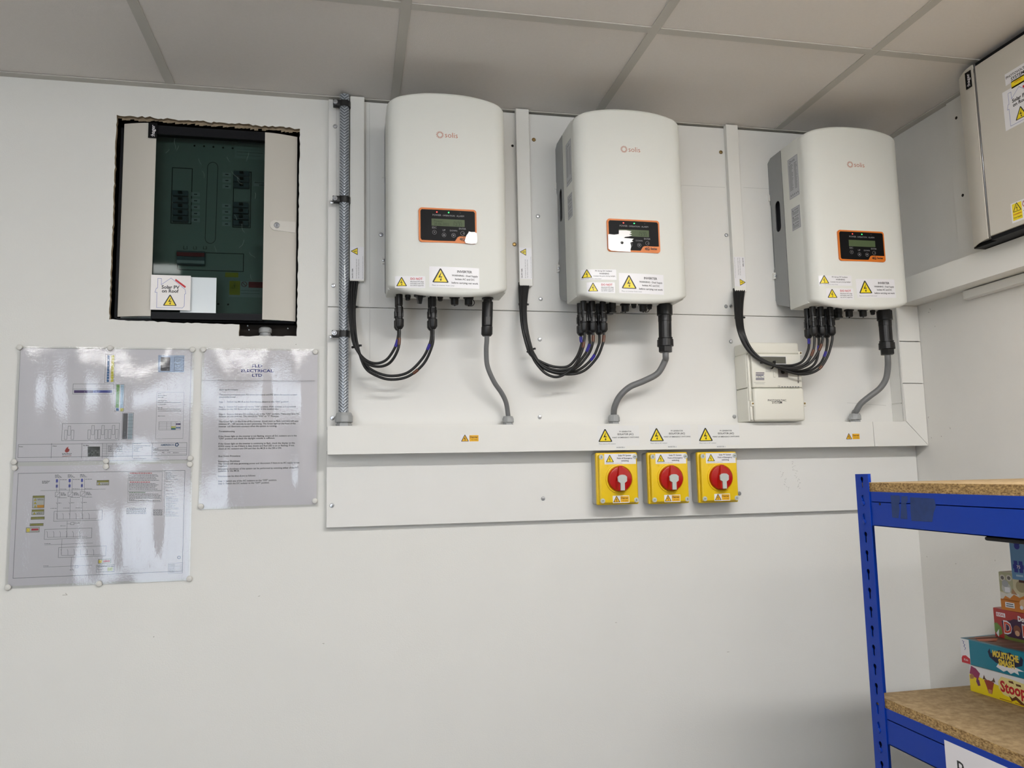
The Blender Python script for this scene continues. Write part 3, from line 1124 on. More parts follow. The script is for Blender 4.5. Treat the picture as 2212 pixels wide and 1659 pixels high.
    def d_not(p_, A, B, w):
        p_.bolt(A(.215), B(.14), w * .34)
        p_.text('DO NOT', A(.51), B(.69), A(.91), M_INKR, bold=.02)
        for k, s in enumerate(('disconnect DC plugs', 'and isolate under load', 'turn off AC supply first')):
            p_.text(s, A(.50), B(.49 - .165 * k), A(.95), M_INK, bold=.015)

    def d_arr(p_, A, B, w):
        p_.bolt(A(.15), B(.20), w * .27)
        p_.text('PV Array DC Isolator', A(.385), B(.79), A(.88), M_INK, bold=.01)
        p_.text('WARNING', A(.50), B(.53), A(.785), M_INK, bold=.02)
        p_.text('Contains live parts during daylight', A(.33), B(.31), A(.965), M_INK, bold=.01)
        p_.text('Place on DC isolator where fitted', A(.01), B(.06), A(.55), M_INKG, bold=0)
    if variant == 1:
        lab('warning_label', .0175, -.0035, .0925, .0268, d_not)
        lab('warning_label', .1030, -.0015, .2310, .0525, d_inv, -.006)
    elif variant == 2:
        lab('warning_label', .0065, .0385, .0990, .0665, d_arr)
        lab('warning_label', .0190, .0030, .0940, .0315, d_not)
        lab('warning_label', .1055, .0025, .2325, .0570, d_inv, -.012)
    else:
        lab('warning_label', .0160, .0435, .1120, .0725, d_arr)
        lab('warning_label', .0335, .0035, .1150, .0355, d_not)
        lab('warning_label', .1255, .0110, .2540, .0650, d_inv, .03)
    # rating plates on the side
    fs_ = lambda u, v, o: (-o, -u, v)
    if variant != 1:
        for (y0_, y1_, z0_, z1_, big) in ((.113, .166, .326, .449, True), (.117, .162, .229, .297, False)):
            p2 = Print()
            p2.frame(y0_ + .002, z0_ + .002, y1_ - .002, z1_ - .002, .0006, M_INKG, 1)
            hh = z1_ - z0_
            if big:
                p2.ring(y0_ + .013, z1_ - .012, .004, .0012, M_INK, 1)
                p2.text('solis', y0_ + .020, z1_ - .014, y0_ + .038, M_INK, 1, bold=0)
                for k in range(19):
                    zz = z1_ - .022 - k * .0042
                    p2.rect(y0_ + .005, zz, y0_ + random.uniform(.020, .027), zz + .0016, M_INKG, 1)
                    p2.rect(y0_ + .032, zz, y0_ + random.uniform(.042, .048), zz + .0016, M_INKG, 1)
                for k in range(5):
                    p2.poly([(y0_ + .006 + k * .009, z0_ + .008), (y0_ + .012 + k * .009, z0_ + .008), (y0_ + .009 + k * .009, z0_ + .014)], M_INKG, 1)
            else:
                for k in range(3):
                    zz = z1_ - .008 - k * .020
                    p2.poly([(y0_ + .005, zz - .004), (y0_ + .012, zz - .004), (y0_ + .0085, zz + .003)], M_INKG, 1)
                    p2.text('CAUTION', y0_ + .015, zz - .002, y0_ + .036, M_INK, 1, bold=.02)
                    for q in range(3):
                        p2.rect(y0_ + .005, zz - .0075 - q * .003, y0_ + random.uniform(.034, .040), zz - .0063 - q * .003, M_INKG, 1)
            sticker(t, 'rating_plate', y0_, z0_, y1_, z1_, 0, mat('silver_foil_label', rgb(186, 188, 192), .4), p2, fs_)
    return t


I1 = inverter('first white inverter, beside the braided cable, film peeling off one corner of its display', -.043, 1.8965, 1)
I2 = inverter('middle white inverter, with a large patch of peeling film on its display, glare painted white', .4585, 1.8905, 2)
I3 = inverter('third white inverter, nearest the room corner, with a clean undamaged display', 1.1475, 1.8895, 3)


# sockets, caps and rotary switch under the inverters (children of each inverter)
def under(inv, items):
    L = inv.location
    for kind, px, py, y in items:
        p = P(px, py, y) - L
        p.z = 0.0
        mb = MB()
        if kind == 'small':
            mb.lathe([(.0078, .001), (.0078, -.006), (.0065, -.0065), (.0065, -.012), (.004, -.014)], p, 'z', 14)
            mb.build('blanking_plug', M_BLACKM, inv)
        elif kind == 'knob':
            mb.lathe([(.016, .001), (.016, -.004)], p, 'z', 18)
            x, yy = p.x, p.y
            mb.add([(x - .008, yy - .011, -.004), (x + .008, yy - .011, -.004), (x + .008, yy + .011, -.004), (x - .008, yy + .011, -.004),
                    (x - .003, yy - .010, -.026), (x + .003, yy - .010, -.026), (x + .006, yy + .010, -.021), (x - .006, yy + .010, -.021)],
                   [(0, 1, 2, 3), (4, 5, 6, 7), (0, 1, 5, 4), (1, 2, 6, 5), (2, 3, 7, 6), (3, 0, 4, 7)])
            mb.build('dc_switch', M_BLACKM, inv)
        elif kind == 'cap':
            mb.lathe([(.014, .001), (.014, -.004), (.0105, -.005), (.0105, -.020), (.009, -.022), (.002, -.0225), (.002, -.025)], p, 'z', 18)
            mb.build('port_cap', M_BLACKM, inv)
        elif kind == 'strap':
            pts = [(p.x + .010, p.y, -.004), (p.x + .016, p.y, -.014), (p.x + .011, p.y - .001, -.023), (p.x + .001, p.y - .002, -.0245)]
            mb.tube(smooth_path(pts, 5), .0011, 6)
            mb.build('cap_strap', M_BLACKM, inv)
        elif kind == 'socket':
            mb.lathe([(.0095, .001), (.0095, -.018), (.0085, -.019), (.0085, -.026), (.0105, -.0265), (.0105, -.030)], p, 'z', 12)
            mb.build('dc_socket', M_BLACKM, inv)


under(I1, [('small', 881, 640, -.135), ('knob', 907, 640, -.14), ('small', 951, 642, -.135), ('cap', 982, 645, -.13), ('cap', 1012, 648, -.13), ('strap', 1012, 648, -.13)])
under(I2, [('socket', 1316, 655, -.115), ('socket', 1323, 655, -.14), ('cap', 1350, 655, -.12), ('strap', 1338, 655, -.12), ('cap', 1389, 660, -.13), ('strap', 1391, 660, -.13), ('small', 1369, 655, -.13), ('small', 1403, 660, -.12)])
under(I3, [('socket', 1804, 660, -.115), ('socket', 1811, 660, -.14), ('cap', 1833, 660, -.12), ('cap', 1863, 660, -.13), ('small', 1884, 660, -.12)])

# ------------------------------------------------------------------ DC cables: from the slim trunking to plugs under each inverter


def dc_plug(parent, top, bot, tilt_to=None):
    """Plug and coupling of a solar cable, hanging from the inverter: top and bottom points."""
    h = top.z - bot.z
    mb = MB()
    x, y, z = bot
    mb.lathe([(.0088, h), (.0088, h * .70), (.0080, h * .69), (.0080, h * .65), (.0096, h * .64), (.0096, h * .47), (.0085, h * .46), (.0085, h * .30)], (x, y, z), 'z', 12)
    mb.box(x - .003, x + .003, y - .0105, y - .008, z + h * .33, z + h * .60)
    mb.box(x - .0105, x - .0075, y - .004, y + .004, z + h * .36, z + h * .56)
    mb.box(x + .0075, x + .0105, y - .004, y + .004, z + h * .36, z + h * .56)
    mb.build('coupling', M_BLACK, parent)
    mb = MB()
    mb.lathe([(.0088, h * .30), (.0104, h * .28), (.0104, h * .08), (.0085, h * .04), (.0062, 0), (.004, -.001)], (x, y, z), 'z', 24, rib=.09, ribs=6)
    mb.build('ribbed_nut', M_BLACKM, parent)
    mb = MB()
    mb.box(x - .0035, x + .0035, y - .0109, y - .0106, z + h * .615, z + h * .635)
    mb.build('moulded_mark', M_GREYTXT, parent)


def dc_cable(label, group, pts, plug, ptop, tapes):
    """pts: (px, py, y) measured points; plug: (px, py, y) of the plug's lower end; tapes: (fraction along, length, material)."""
    p0 = P(*pts[0])
    t = thing('dc_cable', label, 'cable', p0, group)
    pb = P(*plug)
    world_pts = [P(*q) for q in pts] + [pb + Vector((0, 0, -.014)), pb + Vector((0, 0, .004))]
    path = [q - p0 for q in smooth_path(world_pts, 7)]
    MB().tube(path, .0037, 10).build('sheath', M_BLACKM, t)
    n = len(path)
    for f, ln, m in tapes:
        i0 = int(f * (n - 1))
        seg = [path[i0]]
        i = i0
        while i < n - 2 and (path[i + 1] - path[i0]).length < ln:
            i += 1
            seg.append(path[i])
        if len(seg) >= 2:
            MB().tube(seg, .0044, 10).build('tape_band', m, t)
    top = Vector((pb.x, pb.y, ptop)) - p0
    dc_plug(t, top, pb - p0)


def c3(x, y):
    return (680 + x / 3.607, 480 + y / 3.607)


def c5(x, y):
    return (1080 + x / 3.319, 460 + y / 3.319)


def c7(x, y):
    return (1540 + x / 3.19, 480 + y / 3.19)


def run(cv, head, body, y0, y1, y2):
    """Spread the depth along a measured run: y0 at the trunking, y1 mid-way, y2 at the plug."""
    pts = head + body
    n = len(pts)
    out = []
    for i, (x, y) in enumerate(pts):
        t = i / (n - 1)
        yy = y0 + (y1 - y0) * min(1, t / .3) if t < .3 else y1 + (y2 - y1) * (t - .3) / .7
        px, py = cv(x, y)
        out.append((px, py, yy))
    return out


def head(base, dx):
    return [(x + dx * w * 1.45, y) for x, y, w in base]


H1 = [(300, 440, 1.0), (293, 560, .8), (290, 660, .6), (296, 800, .5), (318, 950, .4)]
g1 = 'black solar cables of the first inverter'
for lab, dx, body, plug, y, tp in (
        ('thin black cable ending at the rear plug nearest the braided cable, blue tape', -22, [(380, 1060), (470, 1100), (560, 1070), (628, 970)], (650, 842), -.112, [(.80, .022, M_TAPEB)]),
        ('thin black cable ending at the front plug nearest the braided cable, brown tape', -7, [(390, 1085), (490, 1125), (585, 1095), (648, 990)], (660, 832), -.140, [(.84, .020, M_TAPEBR)]),
        ('thin black cable ending at the rear plug mid-way under the first inverter, blue tape', 8, [(390, 1100), (480, 1170), (600, 1198), (730, 1168), (840, 1060), (895, 950)], (908, 842), -.112, [(.80, .020, M_TAPEB)]),
        ('lowest-hanging black cable of the first inverter, ending at the front plug mid-way', 22, [(388, 1125), (480, 1195), (595, 1226), (730, 1200), (850, 1100), (915, 960)], (922, 832), -.140, [(.70, .018, M_TAPEBR)])):
    dc_cable(lab, g1, run(c3, head(H1, dx), body, -.030, -.06, y), c3(*plug) + (y,), 1.8965, tp)

H2 = [(172, 500, 1.0), (167, 600, .75), (166, 700, .55), (176, 820, .5), (206, 950, .45), (236, 1020, .4)]
g2 = 'black solar cables of the middle inverter'
for lab, dx, body, plug, y, tp in (
        ('black cable of the middle inverter ending at the outermost rear plug', -22, [(310, 1075), (400, 1104), (490, 1098), (552, 1030), (585, 940)], (580, 878), -.112, [(.86, .018, M_TAPEB)]),
        ('lowest-looping black cable of the middle inverter, ending at the outermost front plug', -13, [(265, 1085), (330, 1152), (405, 1176), (475, 1148), (545, 1080), (590, 980)], (605, 855), -.142, [(.86, .020, M_TAPEBR)]),
        ('black cable of the middle inverter ending at the middle rear plug, blue tape', -4, [(310, 1092), (410, 1128), (520, 1108), (605, 1020), (642, 940)], (641, 872), -.112, [(.78, .024, M_TAPEB)]),
        ('black cable of the middle inverter ending at the middle front plug, torn brown tape', 5, [(310, 1104), (425, 1146), (545, 1112), (630, 1020), (664, 940)], (667, 855), -.142, [(.86, .020, M_TAPEBR)]),
        ('black cable of the middle inverter ending at the innermost rear plug, blue tape', 13, [(312, 1108), (435, 1150), (560, 1128), (660, 1045), (706, 950)], (712, 872), -.112, [(.74, .022, M_TAPEB)]),
        ('black cable of the middle inverter ending at the innermost front plug, brown tape', 22, [(320, 1118), (455, 1156), (590, 1138), (690, 1045), (735, 945)], (744, 855), -.142, [(.86, .020, M_TAPEBR)])):
    dc_cable(lab, g2, run(c5, head(H2, dx), body, -.030, -.07, y), c5(*plug) + (y,), 1.8905, tp)

H3 = [(180, 460, 1.0), (177, 560, .75), (180, 660, .6), (196, 760, .5), (240, 860, .45), (310, 935, .4), (405, 982, .3)]
g3 = 'black solar cables of the third inverter'
for lab, dx, body, plug, y, tp in (
        ('black cable of the third inverter ending at the outermost plug, blue tape just below it', -24, [(490, 988), (560, 984), (620, 955), (655, 885)], (660, 800), -.118, [(.91, .018, M_TAPEB)]),
        ('black cable of the third inverter ending at the outermost front plug, brown tape', -14, [(490, 1000), (580, 1000), (650, 962), (690, 890)], (698, 782), -.148, [(.80, .020, M_TAPEBR)]),
        ('black cable of the third inverter ending at the middle front plug, crossing its neighbour', -5, [(500, 1008), (600, 1006), (680, 960), (730, 885)], (753, 780), -.148, [(.84, .022, M_TAPEBR)]),
        ('black cable of the third inverter ending at the middle rear plug', 5, [(520, 1020), (615, 1024), (690, 990), (722, 925)], (728, 795), -.118, [(.88, .016, M_TAPEB)]),
        ('black cable of the third inverter ending at the innermost rear plug, wide blue tape', 14, [(520, 1030), (635, 1036), (730, 985), (775, 905)], (786, 795), -.118, [(.82, .022, M_TAPEB)]),
        ('lowest-hanging black cable of the third inverter, torn brown tape, innermost front plug', 24, [(540, 1035), (640, 1047), (730, 1012), (790, 925)], (820, 780), -.148, [(.76, .014, M_TAPEBR)])):
    dc_cable(lab, g3, run(c7, head(H3, dx), body, -.030, -.105, y), c7(*plug) + (y,), 1.8895, tp)


def tie(label, px, py, y, rx, axis_dir):
    p = P(px, py, y)
    t = thing('cable_tie', label, 'cable tie', p, 'black cable ties')
    a = Vector((axis_dir[0], 0, axis_dir[1])).normalized()
    side = Vector((a.z, 0, -a.x))
    mb = MB()
    vs, fs = [], []
    n = 16
    for k in range(n):
        an = 2 * math.pi * k / n
        rad = side * (rx * math.cos(an)) + Vector((0, 1, 0)) * (.0092 * math.sin(an))
        rad2 = rad * (1 + .0012 / rad.length)
        for q in (rad, rad2):
            for d in (-.0022, .0022):
                vs.append(q + a * d)
    for k in range(n):
        j = (k + 1) % n
        A, B = k * 4, j * 4
        fs += [(A + 2, A + 3, B + 3, B + 2), (A, B, B + 1, A + 1), (A + 1, B + 1, B + 3, A + 3), (A, A + 2, B + 2, B)]
    mb.add(vs, fs, 0, True)
    mb.build('strap', M_BLACKM, t)
    c = -side * 0 + side * rx
    MB().bbox(c.x - .002, c.x + .004, -.003, .003, c.z - .0025, c.z + .0025, .0006, 1).build('lock_head', M_BLACK, t)


tie('black cable tie high on the first cable bundle', *c3(291, 660), -.043, .0125, (0, 1))
tie('black cable tie low on the first cable bundle', *c3(322, 968), -.058, .0115, (-.25, 1))
tie('black cable tie high on the second cable bundle', *c5(166, 655), -.042, .0125, (0, 1))
tie('black cable tie low on the second cable bundle', *c5(220, 985), -.066, .0115, (-.45, 1))
tie('black cable tie high on the third cable bundle', *c7(182, 658), -.055, .0140, (-.05, 1))
tie('black cable tie on the third cable bundle in front of the meter', *c7(412, 985), -.106, .0115, (-1, .5))


# ------------------------------------------------------------------ grey AC cables
def ac_cable(label, cv, pts, gx, top, bot, y, r, big, ztop):
    pt, pb = P(*cv(*top), y), P(*cv(*bot), y)
    pt.z = ztop
    t = thing('ac_cable', label, 'cable', (gx, -.046, TZ1 + .02), 'grey cables from inverters to trunking')
    o = Vector(t.location)
    n = len(pts)
    wp = [pb + Vector((0, 0, .012)), pb + Vector((0, 0, -.01))]
    for i, q in enumerate(pts):
        f = (i + 1) / (n + 1)
        wp.append(P(*cv(*q), y + (-.046 - y) * f))
    wp += [Vector((gx, -.046, TZ1 + .030)), Vector((gx, -.046, TZ1 + .018))]
    MB().tube([q - o for q in smooth_path(wp, 8)], r, 16).build('sheath', M_CABLE_G, t)
    h = pt.z - pb.z
    c = pb - o
    tilt = (pt.x - pb.x) / h
    if big:
        R = .0195
        a = MB().lathe([(R * .86, h), (R * .86, h * .975), (R * 1.10, h * .97), (R * 1.10, h * .77), (R * .94, h * .76), (R * .94, h * .645), (R * .91, h * .64), (R * .90, h * .305)], c, 'z', 48, rib=.03, ribs=16)
        b = MB().lathe([(R * 1.04, h * .305), (R * 1.05, h * .285), (R * .92, h * .28), (R * .92, h * .262)], c, 'z', 32)
        b.lathe([(R * 1.12, h * .262), (R * 1.14, h * .125), (R * 1.0, h * .12), (R * .70, h * .118)], c, 'z', 48, rib=.03, ribs=12)
        b.lathe([(R * 1.02, h * .119), (R * 1.02, h * .01), (R * .85, 0)], c, 'z', 6, smooth=False)
    else:
        R = .0148
        a = MB().lathe([(R * 1.05, h), (R * 1.05, h * .965), (R * .8, h * .96), (R * .8, h * .90), (R, h * .89), (R, h * .50), (R * .97, h * .26)], c, 'z', 32)
        a.box(c.x - .006, c.x + .006, c.y - R - .001, c.y - R + .004, c.z + h * .28, c.z + h * .48)
        b = MB().lathe([(R * 1.0, h * .24), (R * 1.0, h * .05), (R * .75, 0)], c, 'z', 40, rib=.025, ribs=16)
    for q, nm, m in ((a, 'connector_body', M_BLACK), (b, 'connector_nut', M_BLACKM)):
        q.v = [(v[0] + tilt * (v[2] - c.z), v[1], v[2]) for v in q.v]
        q.build(nm, m, t)


ac_cable('slim grey cable curving down from the first inverter', c3, [(1336, 1000), (1345, 1120), (1395, 1240), (1455, 1330), (1490, 1405)], G1, (1347, 590), (1340, 888), -.125, .0066, False, 1.8965)
ac_cable('grey cable snaking back from the middle inverter to the trunking', c5, [(1183, 1060), (1130, 1150), (1030, 1205), (930, 1248), (858, 1315), (822, 1390)], G2, (1180, 660), (1187, 1000), -.130, .0088, True, 1.8905)
ac_cable('grey cable snaking back from the third inverter beside the meter', c7, [(1205, 1000), (1192, 1080), (1150, 1145), (1080, 1200), (1020, 1250), (988, 1300)], G3, (1180, 620), (1203, 914), -.130, .0088, True, 1.8895)


# ------------------------------------------------------------------ yellow rotary isolators
def danger_label(p, A, B, w):
    p.bolt(A(.23), B(.10), w * .40, M_YELO)
    p.rect(A(.47), B(.10), A(.97), B(.92), M_YELO, 2)
    p.text('Danger', A(.50), B(.55), A(.94), mat('brown_ink', rgb(96, 52, 14), .5), bold=.03)
    p.text('415 Volts', A(.57), B(.24), A(.90), mat('brown_ink', rgb(96, 52, 14), .5), bold=0)


def small_label(parent, name, x0, z0, x1, z1, y, draw, m=M_WHITE, org=(0, 0)):
    pr = Print()
    w, h = x1 - x0, z1 - z0
    draw(pr, lambda a: x0 + w * a, lambda a: z0 + h * a, w)
    return sticker(parent, name, x0, z0, x1, z1, y, m, pr)


def isolator(label, x0, z0, lx):
    t = thing('rotary_isolator', label, 'isolator', (x0, BOARD, z0), 'yellow isolators with red switches')
    w, h = .1205, .1435
    MB().bbox(0, w, -.0004, -.038, 0, h, .006, 3).build('base', M_ISOG, t)
    cv = MB().bbox(-.0008, w + .0008, -.0382, -.052, -.0008, h + .0008, .004, 3)
    cv.bbox(.004, w - .004, -.050, -.064, .004, h - .004, .005, 3)
    cv.build('cover', M_ISOY, t)
    F_ = -.064
    cx, cz = w / 2 + .0015, .0705
    MB().lathe([(.0405, 0), (.0400, .0035), (.0372, .004), (.0355, .001), (.034, .0008)], (cx, F_, cz), 'y', 40).build('dial_ring', M_ISOY, t)
    MB().lathe([(.0345, .0006), (.0340, .008), (.0325, .0105), (.029, .0115)], (cx, F_, cz), 'y', 40).build('dial', M_ISOR, t)
    hd = MB()
    b = [(cx - .0065, cz + .034), (cx + .0065, cz + .034), (cx + .016, cz - .006), (cx + .016, cz - .031), (cx - .016, cz - .031), (cx - .016, cz - .006)]
    tp = [(cx - .0045, cz + .036), (cx + .0045, cz + .036), (cx + .010, cz - .004), (cx + .0115, cz - .031), (cx - .0115, cz - .031), (cx - .010, cz - .004)]
    vs = [(u, F_ - .010, v) for u, v in b] + [(u, F_ - (.016 if i < 2 else .022), v) for i, (u, v) in enumerate(tp)]
    hd.add(vs, [(0, 1, 2, 3, 4, 5), (6, 7, 8, 11), (11, 8, 9, 10)] + [(i, (i + 1) % 6, 6 + (i + 1) % 6, 6 + i) for i in range(6)])
    hd.build('switch_handle', M_ISOR, t)
    kz = cz + .002
    key = [(cx - .0058, kz - .033), (cx + .0058, kz - .033), (cx + .0058, kz - .013), (cx + .0128, kz - .008), (cx + .0132, kz + .004), (cx + .0075, kz + .0088), (cx, kz + .0098),
           (cx - .0075, kz + .0088), (cx - .0132, kz + .004), (cx - .0128, kz - .008), (cx - .0058, kz - .013)]
    MB().plate(key, [], lambda u, v, d: (u, F_ - .0265 + d, v), .0050).build('locking_tab', M_KEY, t)
    for sx, sz, ang in ((.011, h - .0115, 0), (w - .011, h - .0115, 1.57), (.0115, .0115, 1.57), (w - .011, .0115, 0)):
        s = MB().lathe([(.0068, 0), (.0068, .0008), (.0052, .0009), (.0052, .0018)], (0, 0, 0), 'y', 16)
        s.box(-.0007, .0007, -.0022, -.0017, -.0030, .0030, 1)
        o = s.build('cover_screw', [M_KEY, M_INK], t)
        o.location = (sx, F_ + .0004, sz)
        o.rotation_euler = (0, ang, 0)
    MB().lathe([(.0032, 0), (.0032, .0006), (.0024, .0007), (.0024, .0003)], (.028, F_, .108), 'y', 14).build('moulded_ring', M_ISOY, t)

    def d_top(p, A, B, wd):
        p.bolt(A(.17), B(.20), wd * .24)
        for s, a0, a1, bb_ in (('Solar PV System', .44, .85, .76), ('Point of Emergency', .40, .89, .50), ('switching', .53, .77, .26)):
            p.text(s, A(a0), B(bb_), A(a1), M_INK, bold=.02)
        p.text('Place on the isolator or nearby location', A(.05), B(.07), A(.56), M_INKG, bold=0)
    small_label(t, 'warning_label', .020 + lx, .1115, .112 + lx, .1405, F_, d_top)
    small_label(t, 'danger_label', .0405, .0045, .0885, .0245, F_, danger_label)


isolator('yellow isolator box with a red switch nearest the first inverter', .5378, 1.3315, 0)
isolator('middle yellow isolator box with a red switch', .6896, 1.3300, -.001)
isolator('yellow isolator box with a red switch nearest the blue rack', .8413, 1.3290, 0)


# labels on the big trunking (parts of it)
def tl(px, py):
    q = P(px, py, TF)
    return q.x - TX0, q.z - TZ0


def trunk_danger(p0, p1):
    a, b = tl(*p0), tl(*p1)
    small_label(tr, 'danger_label', a[0], b[1], b[0], a[1], TF, danger_label)


trunk_danger((995, 939), (1035, 955))
trunk_danger((1826, 936), (1858, 950))


def c5b(x, y):
    return (1240 + x / 5.267, 900 + y / 5.267)


for k, (ox, oy) in enumerate(((0, 0), (586, -8), (1143, -9))):
    pr = Print()

    def q(x, y):
        return tl(*c5b(x + ox, y + oy))
    a, b = q(265, 105), q(745, 330)
    A, Bv = q(355, 288), q(280, 288)
    pr.bolt(A[0] + .0005, A[1], (A[0] - Bv[0]) * 2.05)
    for s, xl_, xr_, yb_, bd in (('PV GENERATOR', 515, 652, 176, .015), ('ISOLATOR (AC)', 494, 675, 209, .02), ('POINT OF EMERGENCY SWITCHING', 435, 738, 243, .015)):
        pr.text(s, q(xl_, yb_)[0], q(586, yb_)[1], q(xr_, yb_)[0], M_INK, bold=bd)
    pr.text('Place next to AC isolator', q(285, 317)[0], q(285, 317)[1], q(475, 317)[0], M_INKG, bold=0)
    sticker(tr, 'warning_label', a[0], b[1], b[0], a[1], TF, M_CLEARLAB, pr, th=.0002)
    pr2 = Print()
    u0, u1 = q(484, 358), q(578, 358)
    pr2.text('INVERTER %d' % (3 - k), u0[0], u0[1], u1[0], M_INKG, bold=.01)
    sticker(tr, 'number_label', u0[0] - .004, u0[1] - .002, u1[0] + .004, u0[1] + .006, TF, M_CLEARLAB, pr2, th=.0002)

# ------------------------------------------------------------------ energy meter
mx0, mz0 = .999, 1.5585
me = thing('energy_meter', 'off-white electricity meter standing on the trunking behind the looping cables', 'meter', (mx0, BOARD, mz0))
MWd, MHt = .1735, .233


def mbox(name, x0, x1, y1, z0, z1, r, m=M_METER, y0=-.0004):
    return MB().bbox(x0, x1, y0, y1, z0, z1, r, 3).build(name, m, me)


mbox('upper_body', 0, MWd - .004, -.070, .100, .200, .003)
front_p = mbox('front_panel', .0115, MWd - .003, -.083, .0985, .1985, .003, y0=-.066)
mbox('top_cover', .0, MWd - .004, -.078, .199, MHt, .006)
low = MB().bbox(.0, MWd, -.0004, -.070, 0, .0985, .004, 3)
low.build('lower_body', M_METER, me)
MB().bbox(.0125, MWd + .001, -.066, -.084, .0005, .0975, .008, 3).build('terminal_cover', M_METER, me)
mbox('cover_rib', .002, .010, -.076, .060, .196, .002, y0=-.066)
mbox('cover_rib', .003, .011, -.076, .004, .048, .002, y0=-.066)
for sx, sz in ((.010, .053), (MWd + .003, .053), (MWd, .203)):
    mbox('screw_lug', sx - .006, sx + .006, -.079, sz - .009, sz + .004, .0015, y0=-.060)
    MB().lathe([(.0028, 0), (.0028, .001), (.0012, .0014)], (sx, -.079, sz - .001), 'y', 10).build('lug_screw', M_BRASS, me)


def ml(cx, cy, y=BOARD - .083):
    p = P(1570 + cx / 7.9, 720 + cy / 7.9, y)
    return p.x - mx0, p.z - mz0


a, b = ml(690, 398), ml(1008, 520)
MB().box(ml(560, 398)[0] - .002, b[0] + .0016, -.0829, -.0836, b[1] - .0016, a[1] + .0016).build('display_bezel', M_WHITE, me)
MB().box(ml(560, 398)[0], b[0], -.0830, -.0840, b[1], a[1]).build('display', M_METERLCD, me)
a, b = ml(870, 590), ml(1045, 752)
MB().box(a[0], b[0], -.0829, -.0838, b[1], a[1]).build('optical_port', mat('port_grey', rgb(126, 120, 116), .4), me)
c_ = ml(952, 660)
MB().lathe([(.0060, 0), (.0060, .0012), (.003, .0014)], (c_[0], -.0838, c_[1]), 'y', 18).build('port_lens', M_BLACK, me)
a, b = ml(788, 655), ml(832, 752)
MB().bbox(a[0], b[0], -.0825, -.0852, b[1], a[1], .0008, 1).build('push_button', M_METER, me)
mp_ = Print()
for cy in (672, 695, 715, 772, 793):
    a, b = ml(493, cy - 7), ml(640 if cy != 715 else 628, cy + 5)
    mp_.rect(a[0], b[1], b[0], a[1], mat('dark_violet_ink', rgb(58, 50, 88), .5), 1)
a, b = ml(500, 727), ml(635, 757)
mp_.frame(a[0], b[1], b[0], a[1], .0007, M_INKB, 1)
a, b = ml(530, 752), ml(605, 752)
mp_.text('ETIC', a[0], a[1], b[0], M_INK, 1, bold=.01)
for x0_, x1_, y_ in ((462, 655, 845), (490, 640, 866)):
    a, b = ml(x0_, y_ - 8), ml(x1_, y_)
    mp_.rect(a[0], b[1], b[0], a[1], mat('faint_print', rgb(178, 176, 170), .5), 1)
a, b = ml(870, 922), ml(912, 922)
mp_.text('CE', a[0], a[1], b[0], M_INK, 1, bold=0)
for k in range(7):
    a, b = ml(930 + 46 * k, 905), ml(930 + 46 * k + 30, 920)
    mp_.rect(a[0], b[1], b[0], a[1], M_INKG, 1)
for k in range(12):
    a, b = ml(1208, 712 + k * 12), ml(1232, 712 + k * 12 + random.choice((4, 7, 9)))
    mp_.rect(a[0], b[1], b[0], a[1], M_INK, 1)
for k in range(4):
    a, b = ml(660, 575 + 25 * k), ml(758, 582 + 25 * k)
    mp_.rect(a[0], b[1], b[0], a[1], M_INKG, 1)
c_ = ml(571, 502)
mp_.disc(c_[0], c_[1], .0012, M_INK, 1)
mp_.build('print', me, on_y(-.083))
mp2 = Print()
for s, x0_, x1_, y_ in (('PHOTOVOLTAIC', 697, 1012, 1160), ('SYSTEM', 770, 940, 1200)):
    a, b = ml(x0_, y_), ml(x1_, y_)
    mp2.text(s, a[0], a[1], b[0], M_INK, 1, bold=.02)
mp2.build('system_lettering', me, on_y(-.084))

# ------------------------------------------------------------------ recessed distribution board
hx, hz = -.745, 1.846
hb = thing('distribution_board', 'recessed fuse board with tinted glass door, set in a rough hole in the wall', 'fuse board', (hx, .14, hz))
HBY = .14


def hp(px, py, y):
    q = P(px, py, y)
    return q.x - hx, q.z - hz


def HY(y):
    return y - HBY


hw, hh = .464, .536
fr_ = MB()
fr_.box(0, hw, HY(.135), HY(.130), .0, hh)
fr_.box(0, .006, HY(.130), HY(.024), 0, hh).box(hw - .006, hw, HY(.130), HY(.024), 0, hh)
fr_.box(0, hw, HY(.130), HY(.024), 0, .006).box(0, hw, HY(.130), HY(.024), hh - .006, hh)
fr_.build('enclosure', M_HAGBLK, hb)
# inner cover with breakers
IY = .050
plate_in = MB().box(.008, hw - .008, HY(IY), HY(IY + .004), .008, hh - .008).build('inner_cover', M_INNER, hb)
bk = Print()


def quad(pr, px0, py0, px1, py1, m, layer=1, y=IY):
    a, b = hp(px0, py0, y), hp(px1, py1, y)
    pr.rect(a[0], b[1], b[0], a[1], m, layer)


